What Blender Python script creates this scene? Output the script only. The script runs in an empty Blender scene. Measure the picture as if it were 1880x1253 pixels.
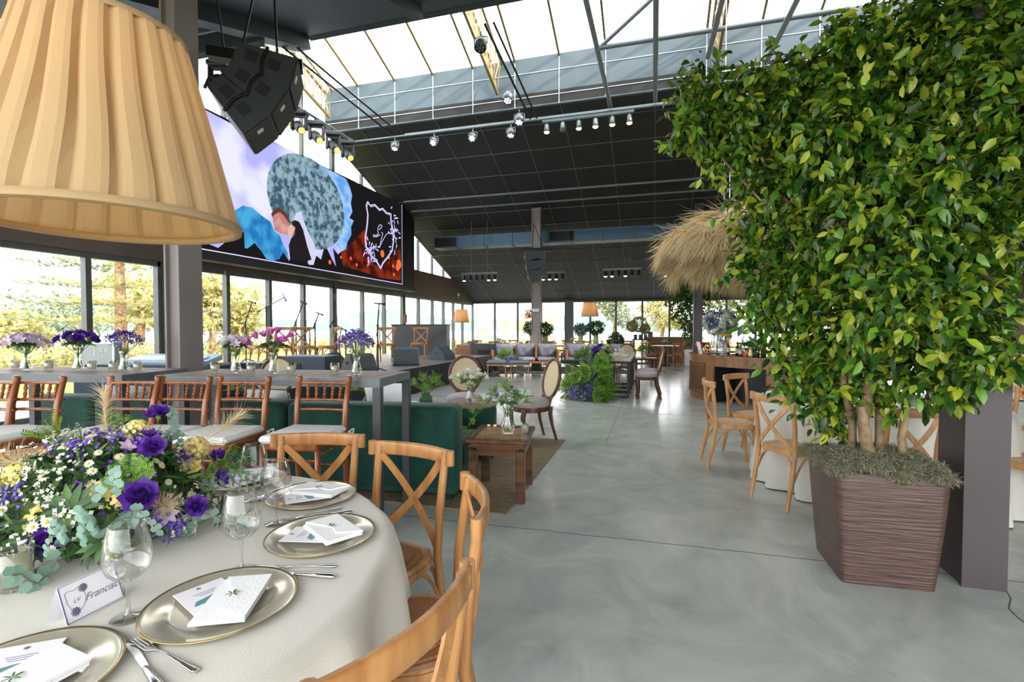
import bpy, math, random
import numpy as np
from math import sin, cos, pi, radians as RAD, hypot, atan2
from mathutils import Vector, Matrix
random.seed(7); rng = np.random.default_rng(7)
S = bpy.context.scene; COL = S.collection
# ------------------------------------------------------------------ camera, sky, sun, exposure
EYE = 1.40; FPX = 900.0; YAW = RAD(16.1); PIT = RAD(1.5)
cd = bpy.data.cameras.new('camera'); cam = bpy.data.objects.new('camera', cd); COL.objects.link(cam)
cam.location = (0, 0, EYE); cam.rotation_euler = (pi/2 - PIT, 0, YAW)
cd.sensor_width = 36; cd.lens = FPX/1880*36; cd.clip_start = .05; cd.clip_end = 3000
S.camera = cam
W = bpy.data.worlds.new('sky'); S.world = W; W.use_nodes = True
nt = W.node_tree; bg = nt.nodes['Background']
bg.inputs[0].default_value = (0.97, 0.985, 1.0, 1); bg.inputs[1].default_value = 4.0
sl = bpy.data.lights.new('sun', 'SUN'); sl.energy = 5.5; sl.angle = RAD(1.5); sl.color = (1.0, .86, .66)
so = bpy.data.objects.new('sun', sl); COL.objects.link(so)
so.rotation_euler = Vector((-.80, .34, -.49)).to_track_quat('-Z', 'Y').to_euler()
S.view_settings.view_transform = 'Standard'; S.view_settings.look = 'None'
S.view_settings.exposure = 0.5; S.view_settings.gamma = 1.0; S.view_settings.use_curve_mapping = False
S.cycles.max_bounces = 8; S.cycles.transparent_max_bounces = 24; S.cycles.diffuse_bounces = 5
S.cycles.sample_clamp_indirect = 6; S.cycles.caustics_reflective = False; S.cycles.caustics_refractive = False
S.cycles.use_denoising = True
# ------------------------------------------------------------------ reading points off the ground plan
FW = Vector((-sin(YAW)*cos(PIT), cos(YAW)*cos(PIT), -sin(PIT))); RT = Vector((cos(YAW), sin(YAW), 0)); UP = RT.cross(FW)
def ray(px, py): return FW + RT*((px-940)/FPX) - UP*((py-626.5)/FPX)
EYEV = Vector((0, 0, EYE))
def G(px, py, z=0.0): v = ray(px, py); return EYEV + v*((z-EYE)/v.z)
def AX(px, py, x): v = ray(px, py); return EYEV + v*(x/v.x)
def AY(px, py, y): v = ray(px, py); return EYEV + v*(y/v.y)
def AD(px, py, d): return EYEV + ray(px, py)*d
# ------------------------------------------------------------------ materials
def srgb(r, g, b):
    f = lambda c: (c/255/12.92) if c/255 <= .04045 else ((c/255+.055)/1.055)**2.4
    return (f(r), f(g), f(b), 1)
MATS = {}
def mat(name, col, rough=.6, metal=0, col2=None, scale=6, stretch=(1, 1, 1), bump=0, bscale=None, spec=.5, emit=None, estr=0, trans=0, coat=0, detail=4, lo=.35, hi=.65, sheen=0, island=None):
    m = bpy.data.materials.new(name); m.use_nodes = True; n = m.node_tree.nodes; l = m.node_tree.links
    b = n['Principled BSDF']; b.inputs['Base Color'].default_value = col; b.inputs['Roughness'].default_value = rough
    b.inputs['Metallic'].default_value = metal; b.inputs['Specular IOR Level'].default_value = spec
    b.inputs['Coat Weight'].default_value = coat; b.inputs['Sheen Weight'].default_value = sheen
    if emit: b.inputs['Emission Color'].default_value = emit; b.inputs['Emission Strength'].default_value = estr
    if col2 or bump:
        tc = n.new('ShaderNodeTexCoord'); mp = n.new('ShaderNodeMapping'); mp.inputs['Scale'].default_value = stretch
        l.new(tc.outputs['Object'], mp.inputs['Vector'])
    if col2:
        no = n.new('ShaderNodeTexNoise'); no.inputs['Scale'].default_value = scale; no.inputs['Detail'].default_value = detail
        l.new(mp.outputs[0], no.inputs['Vector']); cr = n.new('ShaderNodeValToRGB')
        cr.color_ramp.elements[0].position = lo; cr.color_ramp.elements[1].position = hi
        cr.color_ramp.elements[0].color = col; cr.color_ramp.elements[1].color = col2
        l.new(no.outputs['Fac'], cr.inputs[0]); l.new(cr.outputs[0], b.inputs['Base Color'])
    if island:
        ge = n.new('ShaderNodeNewGeometry'); cr = n.new('ShaderNodeValToRGB'); e = cr.color_ramp.elements
        e[0].color = island[0]; e[1].color = island[-1]
        for i, c in enumerate(island[1:-1]): x = e.new((i+1)/(len(island)-1)); x.color = c
        l.new(ge.outputs['Random Per Island'], cr.inputs[0]); l.new(cr.outputs[0], b.inputs['Base Color'])
        if trans:
            tr = n.new('ShaderNodeBsdfTranslucent'); mx = n.new('ShaderNodeMixShader'); mx.inputs[0].default_value = trans
            l.new(cr.outputs[0], tr.inputs[0]); l.new(b.outputs[0], mx.inputs[1]); l.new(tr.outputs[0], mx.inputs[2])
            l.new(mx.outputs[0], n['Material Output'].inputs[0])
    elif trans:
        tr = n.new('ShaderNodeBsdfTranslucent'); tr.inputs[0].default_value = col
        mx = n.new('ShaderNodeMixShader'); mx.inputs[0].default_value = trans
        l.new(b.outputs[0], mx.inputs[1]); l.new(tr.outputs[0], mx.inputs[2]); l.new(mx.outputs[0], n['Material Output'].inputs[0])
    if bump:
        no2 = n.new('ShaderNodeTexNoise'); no2.inputs['Scale'].default_value = bscale or scale*4; no2.inputs['Detail'].default_value = 3
        l.new(mp.outputs[0], no2.inputs['Vector']); bu = n.new('ShaderNodeBump'); bu.inputs['Strength'].default_value = bump; bu.inputs['Distance'].default_value = .01
        l.new(no2.outputs['Fac'], bu.inputs['Height']); l.new(bu.outputs[0], b.inputs['Normal'])
    MATS[name] = m; return m
def glassmat(name, tint=(.965, .975, .972, 1), base=.05, edge=.75):
    m = bpy.data.materials.new(name); m.use_nodes = True; n = m.node_tree.nodes; l = m.node_tree.links; n.remove(n['Principled BSDF'])
    t = n.new('ShaderNodeBsdfTransparent'); t.inputs[0].default_value = tint
    g = n.new('ShaderNodeBsdfGlossy'); g.inputs['Roughness'].default_value = .03
    lw = n.new('ShaderNodeLayerWeight'); lw.inputs[0].default_value = .35
    mr = n.new('ShaderNodeMapRange'); mr.inputs['To Min'].default_value = base; mr.inputs['To Max'].default_value = edge
    l.new(lw.outputs['Facing'], mr.inputs['Value']); mx = n.new('ShaderNodeMixShader')
    l.new(mr.outputs[0], mx.inputs[0]); l.new(t.outputs[0], mx.inputs[1]); l.new(g.outputs[0], mx.inputs[2]); l.new(mx.outputs[0], n['Material Output'].inputs[0])
    return m
def weave(name, c1, c2, sc=120, rough=.7):
    m = mat(name, c1, rough); n = m.node_tree.nodes; l = m.node_tree.links; b = n['Principled BSDF']
    tc = n.new('ShaderNodeTexCoord'); ck = n.new('ShaderNodeTexChecker'); ck.inputs['Scale'].default_value = sc
    ck.inputs['Color1'].default_value = c1; ck.inputs['Color2'].default_value = c2
    l.new(tc.outputs['Object'], ck.inputs['Vector']); l.new(ck.outputs[0], b.inputs['Base Color'])
    bu = n.new('ShaderNodeBump'); bu.inputs['Strength'].default_value = .5; bu.inputs['Distance'].default_value = .004
    l.new(ck.outputs['Fac'], bu.inputs['Height']); l.new(bu.outputs[0], b.inputs['Normal']); return m
def emis(name, c, s=1.0, noise=None, sc=5):
    m = bpy.data.materials.new(name); m.use_nodes = True; n = m.node_tree.nodes; l = m.node_tree.links; n.remove(n['Principled BSDF'])
    e = n.new('ShaderNodeEmission'); e.inputs[0].default_value = c; e.inputs[1].default_value = s*.72
    if noise:
        tc = n.new('ShaderNodeTexCoord'); no = n.new('ShaderNodeTexNoise'); no.inputs['Scale'].default_value = sc
        l.new(tc.outputs['Object'], no.inputs['Vector']); cr = n.new('ShaderNodeValToRGB'); cr.color_ramp.elements[0].position = .4; cr.color_ramp.elements[1].position = .6
        cr.color_ramp.elements[0].color = c; cr.color_ramp.elements[1].color = noise; l.new(no.outputs['Fac'], cr.inputs[0]); l.new(cr.outputs[0], e.inputs[0])
    l.new(e.outputs[0], n['Material Output'].inputs[0]); return m
m_oak = mat('honey wood', srgb(182, 132, 80), .34, col2=srgb(146, 98, 54), scale=5, stretch=(4, 4, .6), bump=.05, bscale=40)
m_oakp = mat('pale honey wood', srgb(204, 156, 104), .4, col2=srgb(170, 122, 76), scale=5, stretch=(4, 4, .6))
m_mahog = mat('reddish chair wood', srgb(150, 84, 40), .3, col2=srgb(112, 58, 26), scale=6, stretch=(3, 3, .5), coat=.25)
m_walnut = mat('dark carved wood', srgb(104, 68, 42), .4, col2=srgb(74, 46, 28), scale=6, stretch=(3, 3, .5))
m_table = mat('dark brown table wood', srgb(100, 66, 40), .35, col2=srgb(62, 40, 26), scale=5, stretch=(.5, 4, 4), coat=.2)
m_bar = mat('counter oak veneer', srgb(152, 110, 72), .42, col2=srgb(118, 82, 52), scale=3, stretch=(3, 3, .4), bump=.05)
m_bard = mat('counter moulding oak', srgb(112, 76, 46), .45)
m_slat = mat('grey brown slats', srgb(156, 132, 116), .55, col2=srgb(120, 100, 88), scale=5, stretch=(6, .5, 6))
m_steel = mat('dark grey painted steel', srgb(98, 103, 107), .4, .1, col2=srgb(88, 92, 96), scale=8)
m_legd = mat('charcoal painted steel legs', srgb(60, 62, 65), .45)
m_black = mat('black', srgb(22, 23, 26), .5)
m_blackm = mat('black metal', srgb(26, 27, 30), .4, .4)
m_spk = mat('speaker charcoal', srgb(44, 48, 54), .5, bump=.15, bscale=200)
m_spkg = mat('speaker blue grey', srgb(62, 76, 88), .5, bump=.1, bscale=200)
m_grille = weave('speaker grille', srgb(70, 72, 74), srgb(30, 31, 33), 90)
m_skirt = mat('black stage cloth', srgb(40, 40, 42), .85, col2=srgb(30, 30, 32), scale=3)
m_cloth = mat('off white table linen', srgb(206, 204, 194), .75, col2=srgb(198, 196, 186), scale=2, bump=.12, bscale=300, sheen=.2)
m_linen = mat('white linen', srgb(236, 238, 240), .8, bump=.15, bscale=120)
m_cush = mat('white seat cushion', srgb(222, 226, 224), .8, bump=.1, bscale=60)
m_velvet = mat('green velvet', srgb(12, 70, 58), .7, col2=srgb(7, 48, 41), scale=5, spec=.25, sheen=.12, bump=.06, bscale=60)
m_greyf = mat('grey fabric', srgb(132, 136, 154), .85, col2=srgb(116, 120, 138), scale=5, bump=.2, bscale=30)
m_mauve = mat('mauve grey fabric', srgb(168, 158, 160), .8, bump=.1, bscale=60)
m_cane = weave('natural cane', srgb(168, 116, 70), srgb(118, 76, 42), 170)
m_canel = weave('pale cane', srgb(226, 212, 176), srgb(196, 178, 138), 150)
m_ratt = weave('rattan', srgb(164, 116, 76), srgb(120, 80, 50), 90)
m_glass = glassmat('clear glass')
m_pane = glassmat('window glass', (.985, .99, .99, 1), .02, .25)
m_silver = mat('silver', srgb(214, 214, 214), .16, 1)
m_chrome = mat('steel shaker', srgb(196, 200, 202), .2, 1)
m_copper = mat('copper', srgb(196, 112, 78), .3, .9)
m_charger = mat('silver charger plate', srgb(196, 190, 170), .16, .45)
m_gold = mat('gold rim', srgb(196, 170, 104), .3, .9)
m_cardw = mat('white card', srgb(232, 230, 236), .6)
m_cardb = mat('card border blue', srgb(84, 86, 140), .6)
m_ink = mat('grey ink', srgb(108, 108, 130), .6)
m_wax = mat('cream candle wax', srgb(252, 250, 228), .5, trans=.8)
m_green = mat('bright leaf green', srgb(96, 140, 40), .5, trans=.3, island=[srgb(66, 112, 32), srgb(110, 158, 44), srgb(150, 180, 70)])
m_dgreen = mat('deep leaf green', srgb(50, 86, 40), .5, trans=.25, island=[srgb(40, 72, 36), srgb(66, 104, 50), srgb(86, 120, 60)])
m_euc = mat('eucalyptus leaf', srgb(120, 150, 136), .6, trans=.2, island=[srgb(98, 132, 118), srgb(140, 170, 156)])
m_purple = mat('purple petals', srgb(86, 36, 150), .6, trans=.25, island=[srgb(60, 20, 120), srgb(104, 52, 172)])
m_lav = mat('lavender petals', srgb(120, 96, 184), .6, trans=.2, island=[srgb(92, 70, 170), srgb(140, 116, 200)])
m_lilac = mat('lilac petals', srgb(204, 180, 214), .6, trans=.3, island=[srgb(186, 156, 200), srgb(226, 208, 228)])
m_pink = mat('magenta tulip petals', srgb(196, 76, 176), .6, trans=.3, island=[srgb(176, 60, 160), srgb(214, 110, 196)])
m_white = mat('white petals', srgb(226, 226, 214), .6, trans=.3, island=[srgb(214, 214, 200), srgb(232, 232, 224)])
m_yel = mat('yellow petals', srgb(240, 224, 120), .6, trans=.25, island=[srgb(236, 220, 130), srgb(246, 236, 170), srgb(232, 206, 84)])
m_peach = mat('orange petals', srgb(226, 150, 70), .6, trans=.3, island=[srgb(220, 140, 60), srgb(236, 176, 110)])
m_pollen = mat('yellow flower centre', srgb(226, 190, 40), .8)
m_pampas = mat('pampas plume', srgb(226, 208, 176), .9, trans=.4)
m_straw = mat('straw thatch', srgb(206, 184, 146), .9, trans=.25, island=[srgb(176, 152, 114), srgb(216, 196, 156), srgb(232, 216, 180), srgb(206, 176, 116)])
m_bark = mat('pale bark', srgb(150, 126, 96), .85, col2=srgb(96, 76, 56), scale=12, bump=.4)
m_fabric = mat('pleated cream fabric', srgb(188, 160, 120), .85, trans=.28, col2=None, bump=.05, bscale=80)
m_bulb = emis('warm bulb', (1.0, .62, .2, 1), 30)
m_bulb2 = emis('warm spot lens', (1.0, .66, .3, 1), 8)
m_bulbw = emis('cool led lens', (.9, .85, 1.0, 1), 5)
# ------------------------------------------------------------------ mesh collector
class MB:
    def __init__(s): s.v = []; s.f = []; s.sm = []; s.mi = []; s.n = 0; s.m = 0
    def add(s, vs, fs, smooth=False):
        b = s.n; s.v.extend([tuple(q) for q in vs]); s.n += len(vs)
        for f in fs: s.f.append(tuple(i+b for i in f)); s.sm.append(smooth); s.mi.append(s.m)
        return s
    def box(s, c, d, rz=0, M=None, bev=0):
        x, y, z = d[0]/2, d[1]/2, d[2]/2; c = Vector(c)
        M = M or Matrix.Rotation(rz, 3, 'Z')
        if bev <= 0:
            vs = [(i*x, j*y, k*z) for k in (-1, 1) for j in (-1, 1) for i in (-1, 1)]
            fs = [(0, 2, 3, 1), (4, 5, 7, 6), (0, 1, 5, 4), (2, 6, 7, 3), (0, 4, 6, 2), (1, 3, 7, 5)]
        else:
            b = min(bev, x*.9, y*.9, z*.9); vs = []; ix = {}
            for i in (-1, 1):
                for j in (-1, 1):
                    for k in (-1, 1):
                        for a in range(3):
                            p = [i*(x-b), j*(y-b), k*(z-b)]; p[a] = (i*x, j*y, k*z)[a]; ix[(i, j, k, a)] = len(vs); vs.append(p)
            fs = []
            for a in range(3):
                o1, o2 = (a+1) % 3, (a+2) % 3
                for sg in (-1, 1):
                    q = []
                    for u, w in ((-1, -1), (1, -1), (1, 1), (-1, 1)):
                        t = [0, 0, 0]; t[a] = sg; t[o1] = u; t[o2] = w; q.append(ix[tuple(t)+(a,)])
                    fs.append(q if sg > 0 else q[::-1])
            for a in range(3):
                o1, o2 = (a+1) % 3, (a+2) % 3
                for u in (-1, 1):
                    for w in (-1, 1):
                        t1 = [0, 0, 0]; t1[a] = -1; t1[o1] = u; t1[o2] = w; t2 = list(t1); t2[a] = 1
                        q = [ix[tuple(t1)+(o1,)], ix[tuple(t2)+(o1,)], ix[tuple(t2)+(o2,)], ix[tuple(t1)+(o2,)]]
                        fs.append(q if u*w > 0 else q[::-1])
            for i in (-1, 1):
                for j in (-1, 1):
                    for k in (-1, 1):
                        q = [ix[(i, j, k, a)] for a in range(3)]; fs.append(q if i*j*k > 0 else q[::-1])
        return s.add([c + M @ Vector(q) for q in vs], fs)
    def bar(s, p, q, w, h=None, up=(0, 0, 1), bev=0):
        p = Vector(p); q = Vector(q); d = q-p; L = d.length; d.normalize(); u = Vector(up)
        if abs(d.dot(u)) > .98: u = Vector((0, 1, 0)) if abs(d.y) < .9 else Vector((1, 0, 0))
        sx = d.cross(u).normalized(); uz = sx.cross(d).normalized()
        return s.box((p+q)/2, (w, L, h or w), M=Matrix((sx, d, uz)).transposed(), bev=bev)
    def tube(s, pts, r, n=8, cap=True, flat=1.0):
        P = [Vector(p) for p in pts]; N = len(P); R = r if isinstance(r, (list, tuple)) else [r]*N
        vs = []; prev = None
        for i in range(N):
            d = (P[min(i+1, N-1)]-P[max(i-1, 0)]); d = d.normalized() if d.length > 1e-9 else Vector((0, 0, 1))
            if prev is None:
                a = Vector((0, 0, 1)) if abs(d.z) < .9 else Vector((1, 0, 0)); x = d.cross(a).normalized()
            else:
                x = (prev - d*prev.dot(d)); x = x.normalized() if x.length > 1e-6 else d.orthogonal().normalized()
            prev = x; y = d.cross(x)
            for k in range(n): t = 2*pi*k/n; vs.append(P[i] + x*cos(t)*R[i] + y*sin(t)*R[i]*flat)
        fs = [(i*n+k, i*n+(k+1) % n, (i+1)*n+(k+1) % n, (i+1)*n+k) for i in range(N-1) for k in range(n)]
        s.add(vs, fs, n > 4)
        if cap: s.add(vs[:n], [tuple(range(n))[::-1]]); s.add(vs[-n:], [tuple(range(n))])
        return s
    def lathe(s, prof, n=20, c=(0, 0, 0), M=None, smooth=True, wob=None):
        c = Vector(c); vs = []
        for i, (r, z) in enumerate(prof):
            for k in range(n):
                t = 2*pi*k/n; rr = r*(wob(t, i) if wob else 1); q = Vector((rr*cos(t), rr*sin(t), z)); vs.append(c + (M @ q if M else q))
        fs = [(i*n+k, i*n+(k+1) % n, (i+1)*n+(k+1) % n, (i+1)*n+k) for i in range(len(prof)-1) for k in range(n)]
        return s.add(vs, fs, smooth)
    def disc(s, c, r, n=20, M=None, flip=False):
        c = Vector(c); vs = [c + ((M or Matrix.Identity(3)) @ Vector((r*cos(2*pi*k/n), r*sin(2*pi*k/n), 0))) for k in range(n)]
        return s.add(vs, [tuple(range(n))[::-1] if flip else tuple(range(n))])
    def ball(s, c, r, n=10, M=None):
        r = r if isinstance(r, (tuple, list)) else (r, r, r); c = Vector(c); m = max(4, n//2+1); vs = []
        for i in range(m+1):
            a = pi*i/m
            for k in range(n):
                t = 2*pi*k/n; q = Vector((r[0]*sin(a)*cos(t), r[1]*sin(a)*sin(t), -r[2]*cos(a))); vs.append(c + (M @ q if M else q))
        return s.add(vs, [(i*n+k, i*n+(k+1) % n, (i+1)*n+(k+1) % n, (i+1)*n+k) for i in range(m) for k in range(n)], True)
    def prism(s, pts, z0, z1, M=None, c=(0, 0, 0)):
        n = len(pts); c = Vector(c); M = M or Matrix.Identity(3)
        vs = [c + M @ Vector((p[0], p[1], z)) for z in (z0, z1) for p in pts]
        fs = [tuple(range(n))[::-1], tuple(range(n, 2*n))] + [(i, (i+1) % n, n+(i+1) % n, n+i) for i in range(n)]
        return s.add(vs, fs)
    def leaf(s, p, d, nrm, L, Wd, bend=.2, fold=.15):
        p = Vector(p); d = Vector(d).normalized(); nrm = Vector(nrm); nrm = nrm - d*nrm.dot(d)
        nrm = nrm.normalized() if nrm.length > 1e-4 else d.orthogonal().normalized(); sd = d.cross(nrm)
        def q(t, w, up): return p + d*(L*t) + sd*(Wd*w/2) + nrm*(up*Wd - bend*L*t*t)
        vs = [q(0, 0, 0), q(.33, -.95, fold), q(.33, 0, 0), q(.33, .95, fold), q(.7, -.8, fold), q(.7, 0, 0), q(.7, .8, fold), q(1, 0, 0)]
        return s.add(vs, [(0, 1, 2), (0, 2, 3), (1, 4, 5, 2), (2, 5, 6, 3), (4, 7, 5), (5, 7, 6)], True)
    def build(s, name, mats, parent=None, smooth=None):
        me = bpy.data.meshes.new(name); me.from_pydata(s.v, [], s.f)
        for m in (mats if isinstance(mats, (list, tuple)) else [mats]): me.materials.append(m)
        if s.f:
            me.polygons.foreach_set('use_smooth', [bool(x) if smooth is None else smooth for x in s.sm])
            me.polygons.foreach_set('material_index', s.mi)
        me.update(); o = bpy.data.objects.new(name, me); COL.objects.link(o)
        if parent is not None: o.parent = parent
        return o
def tag(o, label, cat, group=None, kind=None):
    if label: o['label'] = label
    if cat: o['category'] = cat
    if group: o['group'] = group
    if kind: o['kind'] = kind
    return o
def struct(name, mb, m, parent=None):
    o = mb.build(name, m, parent); o['kind'] = 'structure'; return o
def thing(name, label, cat, loc=(0, 0, 0), rz=0, group=None):
    o = bpy.data.objects.new(name, None); o.empty_display_size = .05; COL.objects.link(o); o.location = loc; o.rotation_euler = (0, 0, rz)
    return tag(o, label, cat, group)
KIDS = {}
def kids(o): return [c for c in o.children]
def dup(root, loc, rz=0, label=None, group=None, scale=None, parent=None):
    r = root.copy(); COL.objects.link(r); r.parent = parent
    if parent is None:
        r.location = loc; r.rotation_euler = (0, 0, rz)
        if label: r['label'] = label
        if group: r['group'] = group
        if scale: r.scale = (scale, scale, scale) if not isinstance(scale, tuple) else scale
    for c in kids(root): dup(c, None, parent=r)
    return r
def textmesh(txt, size, name, m, parent, M, shear=0, bold=0):
    cu = bpy.data.curves.new('lettering', 'FONT'); cu.body = txt; cu.size = size; cu.shear = shear; cu.extrude = 0; cu.offset = bold
    cu.align_x = 'CENTER'; cu.align_y = 'CENTER'
    ob = bpy.data.objects.new('lettering', cu); COL.objects.link(ob); bpy.context.view_layer.update()
    me = bpy.data.meshes.new_from_object(ob); COL.objects.unlink(ob); bpy.data.objects.remove(ob)
    me.transform(M); me.materials.clear(); me.materials.append(m); o = bpy.data.objects.new(name, me); COL.objects.link(o); o.parent = parent; return o
def rnd(a, b): return random.uniform(a, b)
def rdir():
    v = Vector((random.gauss(0, 1), random.gauss(0, 1), random.gauss(0, 1))); return v.normalized()
# ------------------------------------------------------------------ SETTING
XL, YB = -8.9, 23.4
def zc(y): return 2.75 + .361*(YB-y)           # far roof underside
def zn(y): return 2.75 + .361*(y+3.6)          # near roof underside
m_floor = mat('polished concrete', srgb(192, 194, 186), .3, col2=srgb(132, 142, 138), scale=1.6, detail=9, lo=.15, hi=.85, bump=.012, bscale=30, spec=.5)
_n = m_floor.node_tree.nodes; _l = m_floor.node_tree.links
_no = _n.new('ShaderNodeTexNoise'); _no.inputs['Scale'].default_value = 2.2; _no.inputs['Detail'].default_value = 6
_tc = _n.new('ShaderNodeTexCoord'); _l.new(_tc.outputs['Object'], _no.inputs['Vector'])
_mr = _n.new('ShaderNodeMapRange'); _mr.inputs['From Min'].default_value = .0; _mr.inputs['From Max'].default_value = 1.0
_mr.inputs['To Min'].default_value = .10; _mr.inputs['To Max'].default_value = .25
for _q in list(_n):
    if _q.type == 'TEX_NOISE' and _q is not _no and _q.inputs['Scale'].default_value < 5: _q.inputs['Distortion'].default_value = 1.6; _q.inputs['Roughness'].default_value = .62
_l.new(_no.outputs['Fac'], _mr.inputs['Value']); _l.new(_mr.outputs[0], _n['Principled BSDF'].inputs['Roughness'])
f = MB(); f.add([(XL, -4, 0), (13, -4, 0), (13, YB, 0), (XL, YB, 0)], [(0, 1, 2, 3)]); struct('floor', f, m_floor)
m_joint = mat('floor joint', srgb(74, 78, 76), .8)
def crack(pts, w, i):
    b = MB()
    for p, q in zip(pts[:-1], pts[1:]): b.bar((p[0], p[1], .001), (q[0], q[1], .001), w, .001)
    struct('trim_%d' % i, b, m_joint)
J1 = G(880, 962); J2 = G(1500, 1029); dj = (J2-J1)
line = [J1 + dj*t + Vector((0, rnd(-.006, .006), 0)) for t in np.linspace(-.6, 1.9, 40)]; crack(line, .006, 1)
crack([(-2+i*.5, 8.3+rnd(-.01, .01)) for i in range(24)], .008, 2); crack([(-.55+rnd(-.004, .004), 6.0+i*.4) for i in range(40)], .008, 3)
crack([G(1846, 1082)[:2], G(1856, 1100)[:2], G(1852, 1118)[:2], G(1870, 1136)[:2], G(1890, 1150)[:2]], .006, 4)
m_ceil = mat('charcoal ceiling', srgb(46, 47, 48), .7, col2=srgb(40, 40, 41), scale=2)
m_ceiln = mat('dark blue grey ceiling', srgb(36, 50, 56), .6)
m_grid = mat('ceiling grid', srgb(120, 126, 126), .5)
# far roof
c = MB(); y0 = 11.9
c.add([(XL, y0, zc(y0)), (13, y0, zc(y0)), (13, YB, zc(YB)), (XL, YB, zc(YB)), (XL, y0, zc(y0)+.3), (13, y0, zc(y0)+.3), (13, YB, zc(YB)+.3), (XL, YB, zc(YB)+.3)],
      [(0, 3, 2, 1), (4, 5, 6, 7), (0, 1, 5, 4), (1, 2, 6, 5), (2, 3, 7, 6), (3, 0, 4, 7)]); ceil = struct('ceiling', c, m_ceil)
g = MB()
for i in range(20):
    x = -8.9+1.113*i
    if x < 13: g.bar((x, y0+.05, zc(y0+.05)-.006), (x, YB-.05, zc(YB-.05)-.006), .012, .012)
for i in range(13):
    y = y0+.6+i*.9; g.bar((XL+.05, y, zc(y)-.006), (12.9, y, zc(y)-.006), .009, .012)
o = struct('ceiling_grid', g, m_grid, ceil)
# near roof, with the notch over the left bays
c = MB()
def slab(x0, x1, ya, yb, fz, th, mb): mb.add([(x0, ya, fz(ya)), (x1, ya, fz(ya)), (x1, yb, fz(yb)), (x0, yb, fz(yb)), (x0, ya, fz(ya)+th), (x1, ya, fz(ya)+th), (x1, yb, fz(yb)+th), (x0, yb, fz(yb)+th)],
      [(0, 3, 2, 1), (4, 5, 6, 7), (0, 1, 5, 4), (1, 2, 6, 5), (2, 3, 7, 6), (3, 0, 4, 7)])
slab(-6.4, 13, -1.5, 8.0, zn, .25, c); slab(XL, -6.4, -1.5, 7.1, zn, .25, c); cn = struct('ceiling_near', c, m_ceiln)  # unseen rear edge cut short so open sky lights the foreground
b = MB(); b.bar((-6.45, -.7, zn(-.7)-.12), (-6.45, 8.0, zn(8.0)-.12), .3, .24); b.bar((-3.85, -.7, zn(-.7)-.1), (-3.85, 7.6, zn(7.6)-.1), .2, .2)
struct('ceiling_beam', b, m_ceiln, cn)
b = MB(); b.bar((XL, 6.9, 6.35), (-6.4, 6.9, 6.35), .16, .3); struct('ceiling_tie_beam', b, m_ceiln, cn)
# bulkheads and skylight
m_bulk = mat('blue grey bulkhead panels', srgb(84, 100, 110), .55, col2=srgb(76, 92, 102), scale=1.5)
m_strip = mat('painted panel gap light', srgb(196, 208, 214), .5)  # pale colour stands in for light in the gaps between panels
b = MB(); b.box((2.05, 11.97, 7.47), (21.9, .14, 1.2)); bk = struct('wall_bulkhead', b, m_bulk)
b = MB()
for i in range(19): x = -7.812+1.1135*i; b.box((x, 11.893, 7.44), (.018, .014, 1.14))
for z in (7.10, 7.69): b.box((2.05, 11.893, z), (21.9, .014, .016))
struct('panel_gap_light', b, m_strip, bk)
b = MB(); b.box((3.3, 8.1, 7.5), (19.4, .14, 1.1)); struct('wall_bulkhead_near', b, m_ceiln)
m_raft = mat('bronze rafter', srgb(128, 112, 84), .45, .3)
def zs(y): return 8.08 + .37*(11.9-y) if y > 9.95 else 8.08 + .37*(y-8.0)
k = 1
for i in range(-1, 18):
    x0 = -7.812+1.1135*i; x1 = x0+1.1135
    p = MB(); p.add([(x0, 11.95, zs(11.95)), (x1, 11.95, zs(11.95)), (x1, 9.95, zs(9.96)), (x0, 9.95, zs(9.96)), (x1, 8.0, zs(8)), (x0, 8.0, zs(8))], [(0, 1, 2, 3), (3, 2, 4, 5)])
    w = struct('window_%d' % k, p, m_pane); k += 1
    fr = MB(); fr.bar((x0, 11.95, zs(11.95)-.04), (x0, 9.95, zs(9.96)-.04), .05, .09); fr.bar((x0, 9.95, zs(9.96)-.04), (x0, 8.0, zs(8)-.04), .05, .09); struct('window_frame', fr, m_raft, w)
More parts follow.
